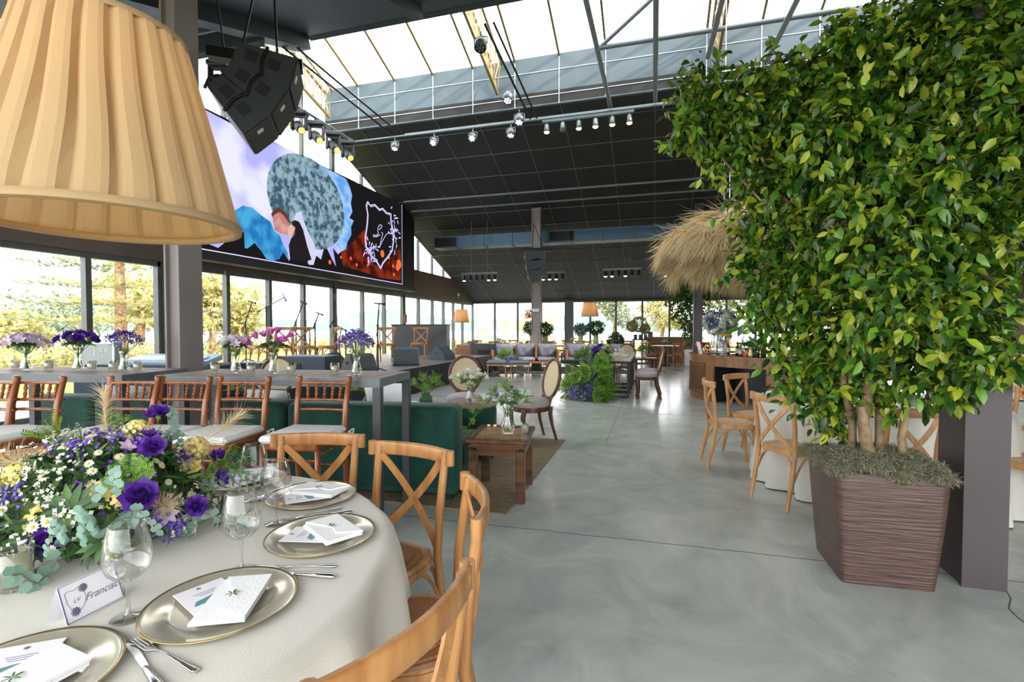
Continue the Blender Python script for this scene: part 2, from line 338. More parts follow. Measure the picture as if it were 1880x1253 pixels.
# left wall: full-height panes, brown band, clerestory
m_frame = mat('grey window frame', srgb(88, 92, 90), .4, .3, col2=srgb(78, 80, 80), scale=4)
m_band = mat('brown wall band', srgb(96, 80, 72), .6, col2=srgb(88, 72, 64), scale=2)
ML = [-1.0, .3, 1.6, 2.9, 4.2, 5.78, 7.04, 8.51, 9.73, 10.93, 12.2, 13.66, 14.97, 16.31, 17.53, 18.8, 19.93, 21.03, 22.17, 23.3]
thick = {12.2, 16.31, 7.04}
for i, (ya, yb) in enumerate(zip(ML[:-1], ML[1:])):
    p = MB(); p.add([(XL, ya, .02), (XL, yb, .02), (XL, yb, 2.64), (XL, ya, 2.64)], [(0, 1, 2, 3)]); w = struct('window_%d' % k, p, m_pane); k += 1
    fr = MB(); wd = .2 if ya in thick else .09
    fr.box((XL, ya, 1.32), (.12, wd, 2.64)); fr.box((XL, (ya+yb)/2, .04), (.12, yb-ya-wd, .08)); fr.box((XL, (ya+yb)/2, 2.6), (.12, yb-ya-wd, .1))
    if wd > .15: fr.box((XL+.07, ya, 1.32), (.04, .05, 2.64))
    struct('window_frame', fr, m_frame, w)
    zt = lambda y: (zc(y) if y > 11.9 else (zs(max(y, 8.0)) if y > 8 else zn(max(y, -3.6))))
    if min(zt(ya), zt(yb)) > 3.75 or max(zt(ya), zt(yb)) > 3.7:
        za, zb = max(3.6, zt(ya+.01)), max(3.6, zt(yb-.01))
        p = MB(); p.add([(XL, ya, 3.6), (XL, yb, 3.6), (XL, yb, zb), (XL, ya, za)], [(0, 1, 2, 3)]); w = struct('window_%d' % k, p, m_pane); k += 1
        fr = MB(); fr.box((XL, ya, (3.6+za)/2), (.1, .13 if ya in thick else .06, za-3.6)); fr.box((XL, (ya+yb)/2, 3.63), (.1, yb-ya-.1, .06)); struct('window_frame', fr, m_frame, w)
b = MB(); b.box((XL, 11.15, 3.13), (.16, 24.5, .97)); struct('wall_left', b, m_band)
# back wall
xs = [-8.83+1.19*i for i in range(19)]
for xa, xb in zip(xs[:-1], xs[1:]):
    p = MB(); p.add([(xa, YB, .02), (xb, YB, .02), (xb, YB, 2.7), (xa, YB, 2.7)], [(0, 1, 2, 3)]); w = struct('window_%d' % k, p, m_pane); k += 1
    fr = MB(); fr.box((xa, YB, 1.35), (.09, .12, 2.7)); fr.box(((xa+xb)/2, YB, 2.67), (xb-xa, .12, .08)); fr.box(((xa+xb)/2, YB, .04), (xb-xa, .12, .08)); struct('window_frame', fr, m_frame, w)
b = MB(); b.box((2.05, YB+.02, 2.76), (21.9, .14, .1)); struct('wall_back', b, m_ceil)
b = MB(); b.box((-3.88, YB-.1, 1.36), (.42, .12, 2.72)); struct('trim_5', b, m_frame)
# right wall of brick
m_brick = mat('red brown brick', srgb(120, 66, 44), .8); _n = m_brick.node_tree.nodes; _l = m_brick.node_tree.links
_b = _n.new('ShaderNodeTexBrick'); _b.inputs['Scale'].default_value = 4; _b.inputs['Color1'].default_value = srgb(132, 72, 48); _b.inputs['Color2'].default_value = srgb(92, 50, 36); _b.inputs['Mortar'].default_value = srgb(90, 66, 54)
_b.inputs['Mortar Size'].default_value = .012; _tc = _n.new('ShaderNodeTexCoord'); _mp = _n.new('ShaderNodeMapping'); _mp.inputs['Rotation'].default_value = (pi/2, 0, pi/2)
_l.new(_tc.outputs['Object'], _mp.inputs[0]); _l.new(_mp.outputs[0], _b.inputs['Vector']); _l.new(_b.outputs[0], _n['Principled BSDF'].inputs['Base Color'])
b = MB(); b.box((12.6, 9.6, 1.65), (.2, 27.5, 3.3)); struct('wall_right', b, m_brick)
b = MB(); b.box((12.6, 9.6, 6.2), (.2, 27.5, 5.8)); struct('wall_right_upper', b, m_ceil)
# columns (wide flange posts)
m_col = mat('column paint warm grey', srgb(134, 126, 124), .45, col2=srgb(124, 116, 114), scale=1.5)
m_cold = mat('column paint brown grey', srgb(74, 66, 68), .45, col2=srgb(66, 58, 60), scale=1.5)
def column(i, cx, cy, w, d, h, m, label=None):
    b = MB(); t = .022
    b.box((cx-w/2+t/2, cy, h/2), (t, d, h)); b.box((cx+w/2-t/2, cy, h/2), (t, d, h)); b.box((cx, cy, h/2), (w-2*t, t, h))
    b.box((cx, cy-d/2+.04, h/2), (w-2*t, .012, h)); struct('trim_%d' % i, b, m)
column(10, -4.055, 3.42, .17, .23, zn(3.43)-.2, m_col)
column(12, -3.76, 16.0, .3, .26, zc(16.1), m_col); column(13, 1.33, 16.4, .26, .26, zc(16.4), m_cold)
b = MB(); c0 = G(1765, 1078); c1 = G(1845, 1085); c2 = G(1727, 1035)
b.box(((c0.x+c1.x)/2, c0.y+.012, 2.5), (c1.x-c0.x, .025, 5.0)); b.box(((c0.x+c1.x)/2+.03, c0.y+.29, 2.5), (c1.x-c0.x, .025, 5.0)); b.box(((c0.x+c1.x)/2, c0.y+.15, 2.5), (.02, .26, 5.0))
b.box((c0.x+.02, c0.y+.16, 2.5), (.012, .25, 5.0)); struct('trim_11', b, m_cold)
# outside: lawn, lake, far shore
m_lawn = mat('sunlit lawn', srgb(112, 116, 56), .9, col2=srgb(140, 130, 66), scale=1.5, detail=6)
b = MB(); b.add([(-30, -20, -.12), (40, -20, -.12), (40, 62, -.12), (-30, 62, -.12)], [(0, 1, 2, 3)]); struct('lawn', b, m_lawn)
m_lake = mat('pale lake water', srgb(206, 222, 232), .25)  # distance haze put into the pale water colour
b = MB(); b.add([(-1500, -600, -1.2), (1500, -600, -1.2), (1500, 1500, -1.2), (-1500, 1500, -1.2)], [(0, 1, 2, 3)]); struct('lake', b, m_lake)
m_hill = mat('hazy far shore', srgb(92, 112, 108), 1, col2=srgb(100, 120, 114), scale=.02)  # bluish haze of the far side put into this grey green
b = MB(); n = 90; vs = []
for i in range(n+1):
    a = RAD(200-i*200/n); r = 560; h = 9+9*abs(sin(i*.31)+.5*sin(i*.83))+rnd(-1, 2)
    vs += [(r*cos(a), r*sin(a), -1.5), (r*1.02*cos(a), r*1.02*sin(a), h), (r*1.3*cos(a), r*1.3*sin(a), h*.6)]
b.add(vs, [(3*i+j, 3*i+3+j, 3*i+4+j, 3*i+1+j) for i in range(n) for j in (0, 1)], True); struct('far_shore', b, m_hill)
m_path = mat('pale paving', srgb(150, 150, 146), .8)
b = MB(); b.box((-10.6, 8, -.09), (3.0, 40, .05)); b.box((2, 26, -.09), (28, 4.5, .05)); struct('terrace_paving', b, m_path)
# ------------------------------------------------------------------ SEATING BUILDERS (front of a seat is -y, back is +y)
def arc(p0, p1, p2, n=8):
    p0, p1, p2 = Vector(p0), Vector(p1), Vector(p2)
    return [p0*(1-t)**2 + p1*2*t*(1-t) + p2*t*t for t in [i/n for i in range(n+1)]]
def rail_curve(w, y, bow, z, n=10):     # a curved top rail, bowed to the rear in the middle
    return [Vector((-w/2+w*i/n, y+bow*(1-(2*i/n-1)**2), z)) for i in range(n+1)]
def ribbon(mb, pts, th, h, cap=True):   # flat board standing on edge along pts
    N = len(pts); vs = []
    for i, p in enumerate(pts):
        d = (pts[min(i+1, N-1)]-pts[max(i-1, 0)]).normalized(); s = Vector((-d.y, d.x, 0)).normalized()*th/2
        for a, b in ((-1, -.8), (-.6, -1), (.6, -1), (1, -.8), (1, .8), (.6, 1), (-.6, 1), (-1, .8)): vs.append(p + s*a + Vector((0, 0, h/2*b)))
    fs = [(i*8+k, i*8+(k+1) % 8, (i+1)*8+(k+1) % 8, (i+1)*8+k) for i in range(N-1) for k in range(8)]
    mb.add(vs, fs, True); mb.add(vs[:8], [tuple(range(8))[::-1]]); mb.add(vs[-8:], [tuple(range(8))])
def crossback(name, label, wood, seatm, group=None, low=False):
    t = thing(name, label, 'chair', group=group); n = 6 if low else 10
    SH = .455
    sh = [(.21*cos(a)*(1 if sin(a) < 0 else .92), .215*sin(a)) for a in [2*pi*i/20 for i in range(20)]]
    sh = [(max(-.2, min(.2, x*1.15)), max(-.2, min(.195, y*1.1))) for x, y in sh]
    b = MB(); b.prism(sh, SH-.045, SH-.004); b.prism([(x*1.02, y*1.02) for x, y in sh], SH-.036, SH-.014); b.build('seat_frame', wood, t)
    b = MB(); b.prism([(x*.84, y*.84) for x, y in sh], SH-.02, SH+.004); b.prism([(x*.7, y*.7) for x, y in sh], SH, SH+.01); b.build('seat', seatm, t)
    for s in (-1, 1):
        b = MB(); b.tube([(s*.175, -.165, SH-.04), (s*.18, -.18, .22), (s*.19, -.20, 0)], [.019, .017, .013], n); b.build('leg', wood, t)
        b = MB(); b.tube([(s*.175, .265, 0), (s*.175, .225, .2), (s*.172, .19, .42), (s*.178, .2, .62), (s*.186, .235, .865)], [.014, .018, .019, .018, .017], n); b.build('leg', wood, t)
    b = MB(); pts = rail_curve(.435, .225, .045, .845); ribbon(b, pts, .022, .062)
    for s in (-1, 1): b.tube([(s*.218, .222, .814), (s*.218, .222, .876)], [.018, .018], 10)
    b.build('top_rail', wood, t)
    b = MB()
    for s in (-1, 1):
        P = arc((s*.165, .222, .82), (s*.02, .29, .64), (-s*.165, .198, .46), 10)
        for p, q in zip(P[:-1], P[1:]): b.bar(p, q, .034, .009, up=(0, 1, .1))
    b.tube([(0, .24, .64), (0, .26, .64)], .006, 6); b.build('cross_back', wood, t)
    b = MB()
    for s in (-1, 1):
        b.tube(arc((s*.187, -.19, .16), (s*.18, -.16, .42), (s*.05, -.15, SH-.04), 7), .0085, 6, flat=.9)
        b.tube(arc((s*.176, .21, .16), (s*.175, .2, .42), (s*.05, .18, SH-.04), 7), .0085, 6)
        b.tube(arc((s*.185, -.18, .17), (s*.185, -.12, .42), (s*.182, -.02, SH-.045), 7), .0085, 6); b.tube(arc((s*.178, .225, .17), (s*.18, .13, .42), (s*.182, .02, SH-.045), 7), .0085, 6)
    b.build('bentwood_brace', wood, t)
    return t
def chiavari(name, label):
    t = thing(name, label, 'bar stool', group='tall bamboo-style bar stools'); w = m_mahog; SH = .725; H = 1.085
    b = MB(); b.box((0, 0, SH-.02), (.36, .38, .04), bev=.012); b.build('seat_frame', w, t)
    b = MB(); b.box((0, .0, SH+.022), (.37, .39, .045), bev=.018); cu = b.build('cushion', m_cush, t)
    b = MB()
    for s in (-1, 1):
        b.tube([(s*.17, .205, SH+.0), (s*.195, .212, SH-.002), (s*.20, .19, SH)], .006, 5)
        b.tube(arc((s*.19, .215, SH), (s*.22, .26, SH+.03), (s*.2, .235, SH-.02), 5), .005, 5); b.tube(arc((s*.19, .22, SH), (s*.16, .25, SH-.02), (s*.15, .23, SH-.11), 5), .005, 5); b.tube(arc((s*.19, .22, SH), (s*.21, .24, SH-.03), (s*.2, .23, SH-.13), 5), .005, 5)
    b.build('tie', m_cush, cu)
    def ringed(b, p, q, r, k=4, n=8):
        p, q = Vector(p), Vector(q); pts = []; R = []
        for i in range(k+1):
            c = p.lerp(q, i/k)
            if 0 < i < k:
                d = (q-p).normalized()*.006; pts += [c-d*1.4, c-d, c+d, c+d*1.4]; R += [r, r*1.35, r*1.35, r]
            else: pts.append(c); R.append(r)
        b.tube(pts, R, n)
    for s in (-1, 1):
        b = MB(); P = [(s*.165, .262, 0), (s*.165, .222, .35), (s*.165, .198, SH), (s*.168, .215, .9), (s*.172, .25, H-.045), (s*.172, .251, H-.04), (s*.172, .252, H-.03), (s*.172, .253, H-.022), (s*.172, .254, H-.01), (s*.172, .254, H)]
        b.tube(P, [.016, .019, .02, .019, .017, .021, .017, .021, .021, .012], 10)
        for z in (.93, .86): y = .2+.05*(z-.74)/.3; b.tube([(s*.169, y+.004, z-.006), (s*.169, y+.006, z+.006)], .023, 10)
        b.build('leg', w, t)
        b = MB(); ringed(b, (s*.175, -.175, 0), (s*.17, -.165, SH-.03), .017, 4, 10); b.build('leg', w, t)
    def yb(z): return .2+.055*(z-SH)/.33
    for z, nm in ((1.035, 'top_rail'), (.925, 'back_rail'), (.862, 'back_rail')):
        b = MB(); P = [Vector((-.165+.33*i/12, yb(z)+.02*(1-(i/6-1)**2), z)) for i in range(13)]
        b.tube(P, [.0095 if i % 2 else .012 for i in range(13)], 7); b.build(nm, w, t)
    for i in range(5):
        x = -.11+.055*i; e = .02*(1-(x/.165)**2); b = MB(); ringed(b, (x, yb(.925)+e, .925), (x*1.06, yb(1.035)+e, 1.035), .0085, 3, 7); b.build('spindle', w, t)
    for z in (.2, .33, .5, .63):
        b = MB(); f = z/SH
        ringed(b, (-.175, -.172, z), (.175, -.172, z), .0085, 4, 6); ringed(b, (-.165, .262-.06*f, z), (.165, .262-.06*f, z), .0085, 4, 6)
        for s in (-1, 1): ringed(b, (s*.172, -.172, z+.03), (s*.166, .26-.06*f, z+.03), .0085, 4, 6)
        b.build('stretcher', w, t)
    return t
def medallion(name, label, group=None):
    t = thing(name, label, 'chair', group=group); w = m_walnut; SH = .46
    sh = [(.235*cos(a)*(1.0 if sin(a) < 0 else .88), .23*sin(a)) for a in [2*pi*i/28 for i in range(28)]]
    b = MB(); b.prism([(x, y) for x, y in sh], SH-.09, SH-.03); b.build('seat_frame', w, t)
    b = MB(); N = len(sh); vs = []
    for k, (sc, z) in enumerate(((.97, SH-.04), (1.06, SH-.01), (1.04, SH+.03), (.9, SH+.06), (.5, SH+.078), (.01, SH+.082))): vs += [(x*sc, y*sc, z) for x, y in sh]
    b.add(vs, [(r*N+i, r*N+(i+1) % N, (r+1)*N+(i+1) % N, (r+1)*N+i) for r in range(5) for i in range(N)], True); b.build('seat', m_mauve, t)
    for s in (-1, 1):
        b = MB(); b.tube([(s*.18, -.165, SH-.05), (s*.2, -.195, SH-.14), (s*.19, -.18, .2), (s*.185, -.175, .06), (s*.195, -.2, 0)], [.036, .034, .023, .016, .021], 8); b.build('leg', w, t)
        b = MB(); b.tube([(s*.17, .19, SH-.03), (s*.17, .185, SH-.12), (s*.175, .21, .2), (s*.185, .27, 0)], [.03, .028, .021, .017], 8); b.build('leg', w, t)
    def ov(a, r=1): return Vector((.215*r*sin(a), .235+.09*(.5+.5*cos(a))*1.1, SH+.30+.245*r*cos(a)))
    b = MB(); b.tube([ov(2*pi*i/28) for i in range(29)], .022, 8, cap=False)
    for s in (-1, 1): b.tube([(s*.1, .2, SH-.04), (s*.115, .21, SH+.03), (s*.12, .235, SH+.095)], .018, 8)
    b.build('back_frame', w, t)
    b = MB(); c = ov(pi/2); c.x = 0; vs = [(0, .285, SH+.30)] + [tuple(ov(2*pi*i/28, .94)) for i in range(28)]
    b.add(vs, [(0, 1+i, 1+(i+1) % 28) for i in range(28)]); b.build('cane_back', m_canel, t)
    return t
# ---- near table chairs
TC = Vector((-1.54, .90, 0)); TR = .88
c0 = crossback('crossback_chair', 'wooden cross-back chair seen square on beyond the guest table, below the bar stools', m_oak, m_cane, 'cross-back chairs round the near guest table')
c0.location = (-1.53, 1.83, 0); c0.rotation_euler.z = RAD(15)
dup(c0, (-1.085, 1.745, 0), RAD(-11), 'wooden cross-back chair turned slightly, standing in front of the green velvet sofa corner')
dup(c0, (-.76, 1.36, 0), RAD(-64), 'wooden cross-back chair seen nearly edge on, second nearest to the camera')
dup(c0, (-.66, .85, 0), RAD(-101), 'nearest wooden cross-back chair, its curved top rail crossing the bottom edge of the picture')
dup(c0, (-2.36, 1.36, 0), RAD(62), 'wooden cross-back chair at the far left behind the centrepiece, cut by the picture edge')
# ---- bar stools
def at_rail(px1, px2, py, z, back=.254):
    a, b_ = G(px1, py, z), G(px2, py, z); m = (a+b_)/2; d = (b_-a); th = atan2(d.y, d.x); return (m.x+sin(th)*back, m.y-cos(th)*back, 0), th
BS = [((545, 645, 697), 'bamboo-style bar stool nearest the green sofa corner, rightmost of the row'), ((404, 494, 697), 'bamboo-style bar stool second from the right, below the tulip vase'),
      ((301, 381, 695), 'bamboo-style bar stool third from the right, directly in front of the grey steel column'), ((212, 282, 694), 'bamboo-style bar stool at the right end of the left bar table, beside the pampas plume'),
      ((43, 105, 690), 'bamboo-style bar stool in front of the lilac vase on the left bar table'), ((-44, 21, 690), 'bamboo-style bar stool cut off by the left edge of the picture')]
s0 = None
for (a, b_, y), lb in BS:
    th = RAD(10); m_ = G((a+b_)/2, 694.5, 1.068); loc = (m_.x+sin(th)*.254, m_.y-cos(th)*.254, 0)
    if s0 is None: s0 = chiavari('bar_stool', lb); s0.location = loc; s0.rotation_euler.z = th
    else: dup(s0, loc, th, lb)
# ---- medallion chairs
m0 = medallion('medallion_chair', 'medallion-back chair with pale cane oval and mauve seat on the rug edge', 'oval-back chairs with cane medallions')
m0.location = (-1.47, 5.95, 0); m0.rotation_euler.z = RAD(-52)
dup(m0, (-2.42, 6.1, 0), RAD(20), 'medallion-back chair with its cane oval showing behind the round green pouf table')
dup(m0, (-.13, 10.2, 0), RAD(-85), 'oval-back chair at the near right side of the black-framed sweetheart table')
dup(m0, (-.12, 10.95, 0), RAD(-85), 'oval-back chair just behind the first one at the black-framed sweetheart table')
dup(m0, (-.7, 13.0, 0), RAD(-170), 'oval-back chair at the far end of the black-framed sweetheart table')
dup(m0, (-4.75, 5.2, 0), RAD(25), 'oval-back chair with cane back glimpsed between bar stools left of the column')
# ---- right-hand table chairs
mR = crossback('crossback_chair', 'wooden cross-back chair seen from the side at the left of the right-hand guest table', m_oakp, mat('woven beige seat', srgb(196, 160, 130), .8, bump=.3, bscale=200), 'cross-back chairs round the right-hand guest table')
mR.location = (.77, 5.38, 0); mR.rotation_euler.z = RAD(96)
dup(mR, (1.08, 5.95, 0), RAD(48), 'wooden cross-back chair behind the right-hand table, in front of the curved bar')
dup(mR, (1.10, 4.42, 0), RAD(125), 'wooden cross-back chair with its back to the camera, left of the big planter')
dup(mR, (1.60, 4.05, 0), RAD(197), 'wooden cross-back chair glimpsed between the ficus trunk and the dark column')
dup(mR, (2.62, 4.42, 0), RAD(215), 'wooden cross-back chair right of the dark column, cut by the picture edge')
dup(mR, (2.98, 5.3, 0), RAD(-80), 'wooden cross-back chair half hidden behind the dark column at right')
# ------------------------------------------------------------------ NEAR GUEST TABLE
def round_cloth(name, label, cx, cy, R, H, folds=15, amp=.05, group=None, drop=0.01, seed=1, m=None):
    r = random.Random(seed); ph = [r.uniform(0, 6.28) for _ in range(4)]; b = MB(); n = 160; vs = []
    lv = [(0.0, 0), (R*.5, 0), (R-.03, 0), (R-.008, -.004), (R+.004, -.018), (R+.008, -.05)] + [(R+.01, -.05-(H-.05-drop)*t) for t in (.12, .3, .5, .7, .88, 1)]
    for i, (rr, dz) in enumerate(lv):
        t = (max(0, -dz-.012)/(H))**.62
        for k in range(n):
            a = 2*pi*k/n; w = sin(a*folds+ph[0]+.8*sin(3*a+ph[1]))*.6+.4*sin(a*folds*.5+ph[2]); q = rr + amp*t*2.0*w + .05*t
            vs.append((q*cos(a), q*sin(a), H+dz))
    b.add(vs, [(i*n+k, i*n+(k+1) % n, (i+1)*n+(k+1) % n, (i+1)*n+k) for i in range(len(lv)-1) for k in range(n)], True)
    o = b.build(name, m or m_cloth); o.location = (cx, cy, 0); tag(o, label, 'tablecloth', group); return o
def table_under(cx, cy, R, H, label):
    t = thing('round_table', label, 'table', (cx, cy, 0)); b = MB(); b.lathe([(0, H-.035), (R, H-.035), (R, H-.004), (0, H-.004)], 40, smooth=False); b.build('tabletop', m_table, t)
    for k in range(4):
        a = pi/4+k*pi/2; b = MB(); b.tube([(R*.6*cos(a), R*.6*sin(a), 0), (R*.6*cos(a), R*.6*sin(a), H-.03)], .02, 8); b.build('leg', m_blackm, t)
    return t
table_under(TC.x, TC.y, TR-.02, .755, 'large round guest table hidden under the off-white cloth in the foreground')
round_cloth('tablecloth', 'off-white linen cloth falling in folds round the near guest table', TC.x, TC.y, TR, .76, 17, .06, seed=3)
TZ = .7615
# wine glass
def wine_glass(loc, label, group='wine glasses on the near guest table', s=1.0):
    g = thing('wine_glass', label, 'glass', loc, group=group)
    b = MB(); b.lathe([(.0335, .207), (.038, .19), (.0435, .168), (.047, .145), (.046, .124), (.039, .105), (.026, .091), (.012, .083), (.005, .08)], 32)
    b.lathe([(.0322, .207), (.033, .2078), (.0338, .207)], 32); b.build('bowl', m_glass, g)
    b = MB(); b.lathe([(.006, .081), (.004, .06), (.0035, .03), (.005, .012), (.012, .005), (.034, .001), (.035, 0), (0, 0)], 24); b.build('stem', m_glass, g); g.scale = (s, s, s); return g
wine_glass((-1.11, .79, TZ), 'clear wine glass nearest the camera, in front of the name card')
for loc, lb in (((-1.04, 1.03, TZ), 'clear wine glass between the floral centrepiece and the second charger plate'), ((-1.18, 1.31, TZ), 'clear wine glass in front of the third place setting'), ((-1.42, 1.47, TZ), 'clear wine glass farthest from the camera, behind the others')): wine_glass(loc, lb)
# place settings
m_photo = mat('printed landscape', srgb(70, 130, 170), .5, col2=srgb(96, 150, 60), scale=18, lo=.45, hi=.55)
def charger(loc, label):
    t = thing('charger_plate', label, 'plate', loc, group='silver charger plates')
    b = MB(); b.lathe([(0, .004), (.098, .004), (.106, .005), (.112, .009), (.15, .012), (.1575, .014), (.158, .012), (.15, .008), (.11, .003), (0, .001)], 64); b.build('plate', m_charger, t)
    b = MB(); b.lathe([(.1565, .0145), (.159, .0145), (.1595, .0125), (.157, .0125)], 64); b.build('gold_rim', m_gold, t); return t
def napkin(loc, rz, label):
    t = thing('napkin', label, 'napkin', loc, rz, 'folded white napkins')
    b = MB(); b.prism([(-.09, -.055), (.086, -.06), (.092, .05), (-.088, .056)], 0, .006); b.prism([(-.088, -.052), (.09, -.057), (.09, .046), (-.084, .05)], .006, .0095); b.prism([(-.092, -.056), (.09, -.06), (.094, .042), (.0, -.004), (-.05, .008)], .0095, .0135); b.build('folded_cloth', m_linen, t)
    b = MB(); 
    for k in range(7): b.leaf((.004, .0, .0155), (cos(k), sin(k), .3), (0, 0, 1), .018, .004)
    b.build('embroidered_sprig', m_dgreen, t); return t
def menu(loc, rz, label):
    t = thing('menu_card', label, 'card', loc, rz, 'printed menu cards')
    b = MB(); b.box((0, 0, .001), (.105, .15, .002)); b.build('card', m_cardw, t)
    b = MB(); b.add([(-.04, -.02, .0022), (.03, -.022, .0022), (.034, .002, .0022), (.01, .01, .0022), (-.03, .0, .0022)], [(0, 1, 2, 3, 4)]); b.build('printed_picture', m_photo, t)
    b = MB(); 
    for k in range(3): b.box((0, .034-.007*k, .0022), (.05-.01*k, .0016, .0004))
    for k in range(6): b.leaf((-.004, .06, .0024), (cos(k*1.05), sin(k*1.05), 0), (0, 0, 1), .009, .004)
    b.build('printed_text', m_ink, t); return t
def fork(loc, rz, label, g='silver forks'):
    t = thing('fork', label, 'fork', loc, rz, g); b = MB()
    b.tube([(0, -.095, .003), (0, -.05, .0055), (0, 0, .009), (0, .03, .006)], [.0085, .0045, .0025, .003], 8, flat=.4); b.tube([(0, -.1, .003), (0, -.085, .003)], [.006, .0085], 8, flat=.4)
    b.tube([(0, .03, .006), (0, .045, .004), (0, .055, .004)], [.004, .0115, .0125], 8, flat=.25); b.build('handle', m_silver, t)
    b = MB()
    for k in range(4): x = -.0095+.0063*k; b.tube([(x, .054, .004), (x, .08, .006), (x*.95, .1, .010)], [.002, .0018, .0011], 5)
    b.build('tines', m_silver, t); return t
def knife(loc, rz, label, g='silver table knives'):
    t = thing('table_knife', label, 'knife', loc, rz, g); b = MB()
    b.tube([(0, -.11, .005), (0, -.1, .006), (0, -.05, .006), (0, -.015, .006), (0, 0, .005)], [.007, .0095, .0085, .0065, .005], 8, flat=.6); b.build('handle', m_silver, t)
    b = MB(); b.prism([(-.004, 0), (.007, .002), (.0095, .06), (.007, .1), (-.001, .115), (-.004, .105)], .003, .0045); b.build('blade', m_silver, t); return t
PL = [((-.948, .883), -2, 'nearest the camera'), ((-.97, 1.261), 32, 'second from the camera'), ((-1.233, 1.553), 63, 'third from the camera'), ((-1.63, 1.64), 97, 'farthest, behind the wine glasses'), ((-1.09, .575), -34, 'cut by the bottom left corner')]
for (x, y), a, w in PL:
    charger((x, y, TZ), 'round silver charger plate with gold rim, ' + w); r = RAD(a)
    menu((x-.035*cos(r)+.02*sin(r), y-.035*sin(r)-.0*cos(r), TZ+.013), r+pi/2-.35, 'white printed menu card under the napkin, ' + w)
    napkin((x+.03*cos(r), y+.03*sin(r), TZ+.0155), r+pi/2+.5, 'folded white napkin lying on the charger plate ' + w)
    if a > 90: continue
    q = RAD(a+ (17.5 if a < 60 else 16)); rr = .66
    fork((TC.x+rr*cos(q), TC.y+rr*sin(q), TZ), q+pi/2+.12, 'silver fork beside the charger ' + w); q2 = q-RAD(3.2)
    knife((TC.x+(rr+.01)*cos(q2), TC.y+(rr+.01)*sin(q2), TZ), q2+pi/2-.05+pi*0, 'silver knife lying next to the fork, by the charger ' + w)
# name card
t = thing('place_card', 'white folded name card with a blue border, standing in front of the nearest wine glass', 'card', (-1.232, .787, TZ), RAD(1))
h = .078; le = .032
b = MB(); b.add([(.03, -.06, 0), (.03, .06, 0), (0, .06, h), (0, -.06, h), (.031, -.06, 0), (.031, .06, 0), (.001, .06, h+.001), (.001, -.06, h+.001)], [(0, 3, 2, 1), (4, 5, 6, 7), (0, 4, 7, 3), (1, 2, 6, 5), (3, 7, 6, 2)])
b.add([(-.03, -.06, 0), (-.03, .06, 0), (0, .06, h), (0, -.06, h)], [(0, 1, 2, 3)]); b.build('card', m_cardw, t)
M = Matrix(((0, -.03/.0836*1.0, .9333, .0158), (1, 0, 0, 0), (0, h/.0836, .36, h/2+.0006), (0, 0, 0, 1)))
b = MB()
for p, q in (((-.058, -.04), (.058, -.04)), ((.058, -.04), (.058, .04)), ((.058, .04), (-.058, .04)), ((-.058, .04), (-.058, -.04))):
    b.bar(M @ Vector((p[0], p[1], .0006)), M @ Vector((q[0], q[1], .0006)), .0018, .0006)
b.build('blue_border', m_cardb, t)
textmesh('Francisco', .0215, 'handwritten_name', m_ink, t, M @ Matrix.Translation((.024, -.004, .0012)), shear=.5)
b = MB(); sh = [(-.05, .022), (-.044, .026), (-.033, .022), (-.022, .026), (-.014, .022), (-.013, 0), (-.02, -.016), (-.032, -.024), (-.044, -.016), (-.05, 0)]
for p, q in zip(sh, sh[1:]+sh[:1]): b.bar(M @ Vector((p[0], p[1], .001)), M @ Vector((q[0], q[1], .001)), .0008, .0005)
for cx, cy in ((-.014, .02), (-.038, -.022)):
    for k in range(10): b.leaf(M @ Vector((cx, cy, .0015)), (M.to_3x3() @ Vector((cos(k*.63), sin(k*.63), 0))), M.to_3x3() @ Vector((0, 0, 1)), .012, .004)
b.build('printed_crest', m_ink, t)
textmesh('LV', .012, 'monogram', m_ink, t, M @ Matrix.Translation((-.032, 0, .0012)), shear=.4)
# candle holders
def votive(loc, label, group='glass votive candles on the bar tables', s=1.0):
    t = thing('votive_candle', label, 'candle', loc, group=group)
    b = MB(); b.lathe([(0, .0), (.024, .0), (.03, .006), (.034, .07), (.032, .07), (.028, .012), (0, .01)], 20); b.build('glass_holder', m_glass, t)
    b = MB(); b.lathe([(0, .012), (.0275, .012), (.0305, .054), (0, .055)], 18, smooth=False); b.tube([(0, 0, .055), (.001, 0, .062)], .001, 5); b.build('wax', m_wax, t); t.scale = (s, s, s*1.2); return t
votive((-1.50, .80, TZ), 'cream candle in a clear glass at the left edge of the guest table', 'candles on the near guest table', 1.15)
# ------------------------------------------------------------------ BAR TABLES
def bar_table(label, P0, P1, depth, H=1.06):
    # P0..P1 front edge, left to right
    d = (P1-P0); L = d.length; th = atan2(d.y, d.x); t = thing('bar_table', label, 'table', (P0.x, P0.y, 0), th, 'tall bar tables')
    b = MB(); n = int(L/.13); w = L-.08
    for i in range(n): b.box((.04+w*(i+.5)/n, depth/2, H-.008), (w/n-.006, depth-.08, .016))
    b.box((L/2, depth/2, H-.03), (L-.08, depth-.08, .012))
    b.build('slatted_top', m_slat, t)
    b = MB(); F = .045
    b.box((L/2, F/2, H-.03), (L, F, .06)); b.box((L/2, depth-F/2, H-.03), (L, F, .06)); b.box((F/2, depth/2, H-.03), (F, depth-2*F, .06)); b.box((L-F/2, depth/2, H-.03), (F, depth-2*F, .06)); b.build('steel_frame', m_steel, t)
    for x in (F/2, L-F/2):
        for y in (F/2, depth-F/2): b = MB(); b.box((x, y, (H-.06)/2), (F+.01, F+.01, H-.06)); b.build('leg', m_legd, t)
    return t
z = 1.06
bar_table('tall slatted bar table on the right, with its open end toward the side table', G(284, 690, z), G(697, 696, z), .60)
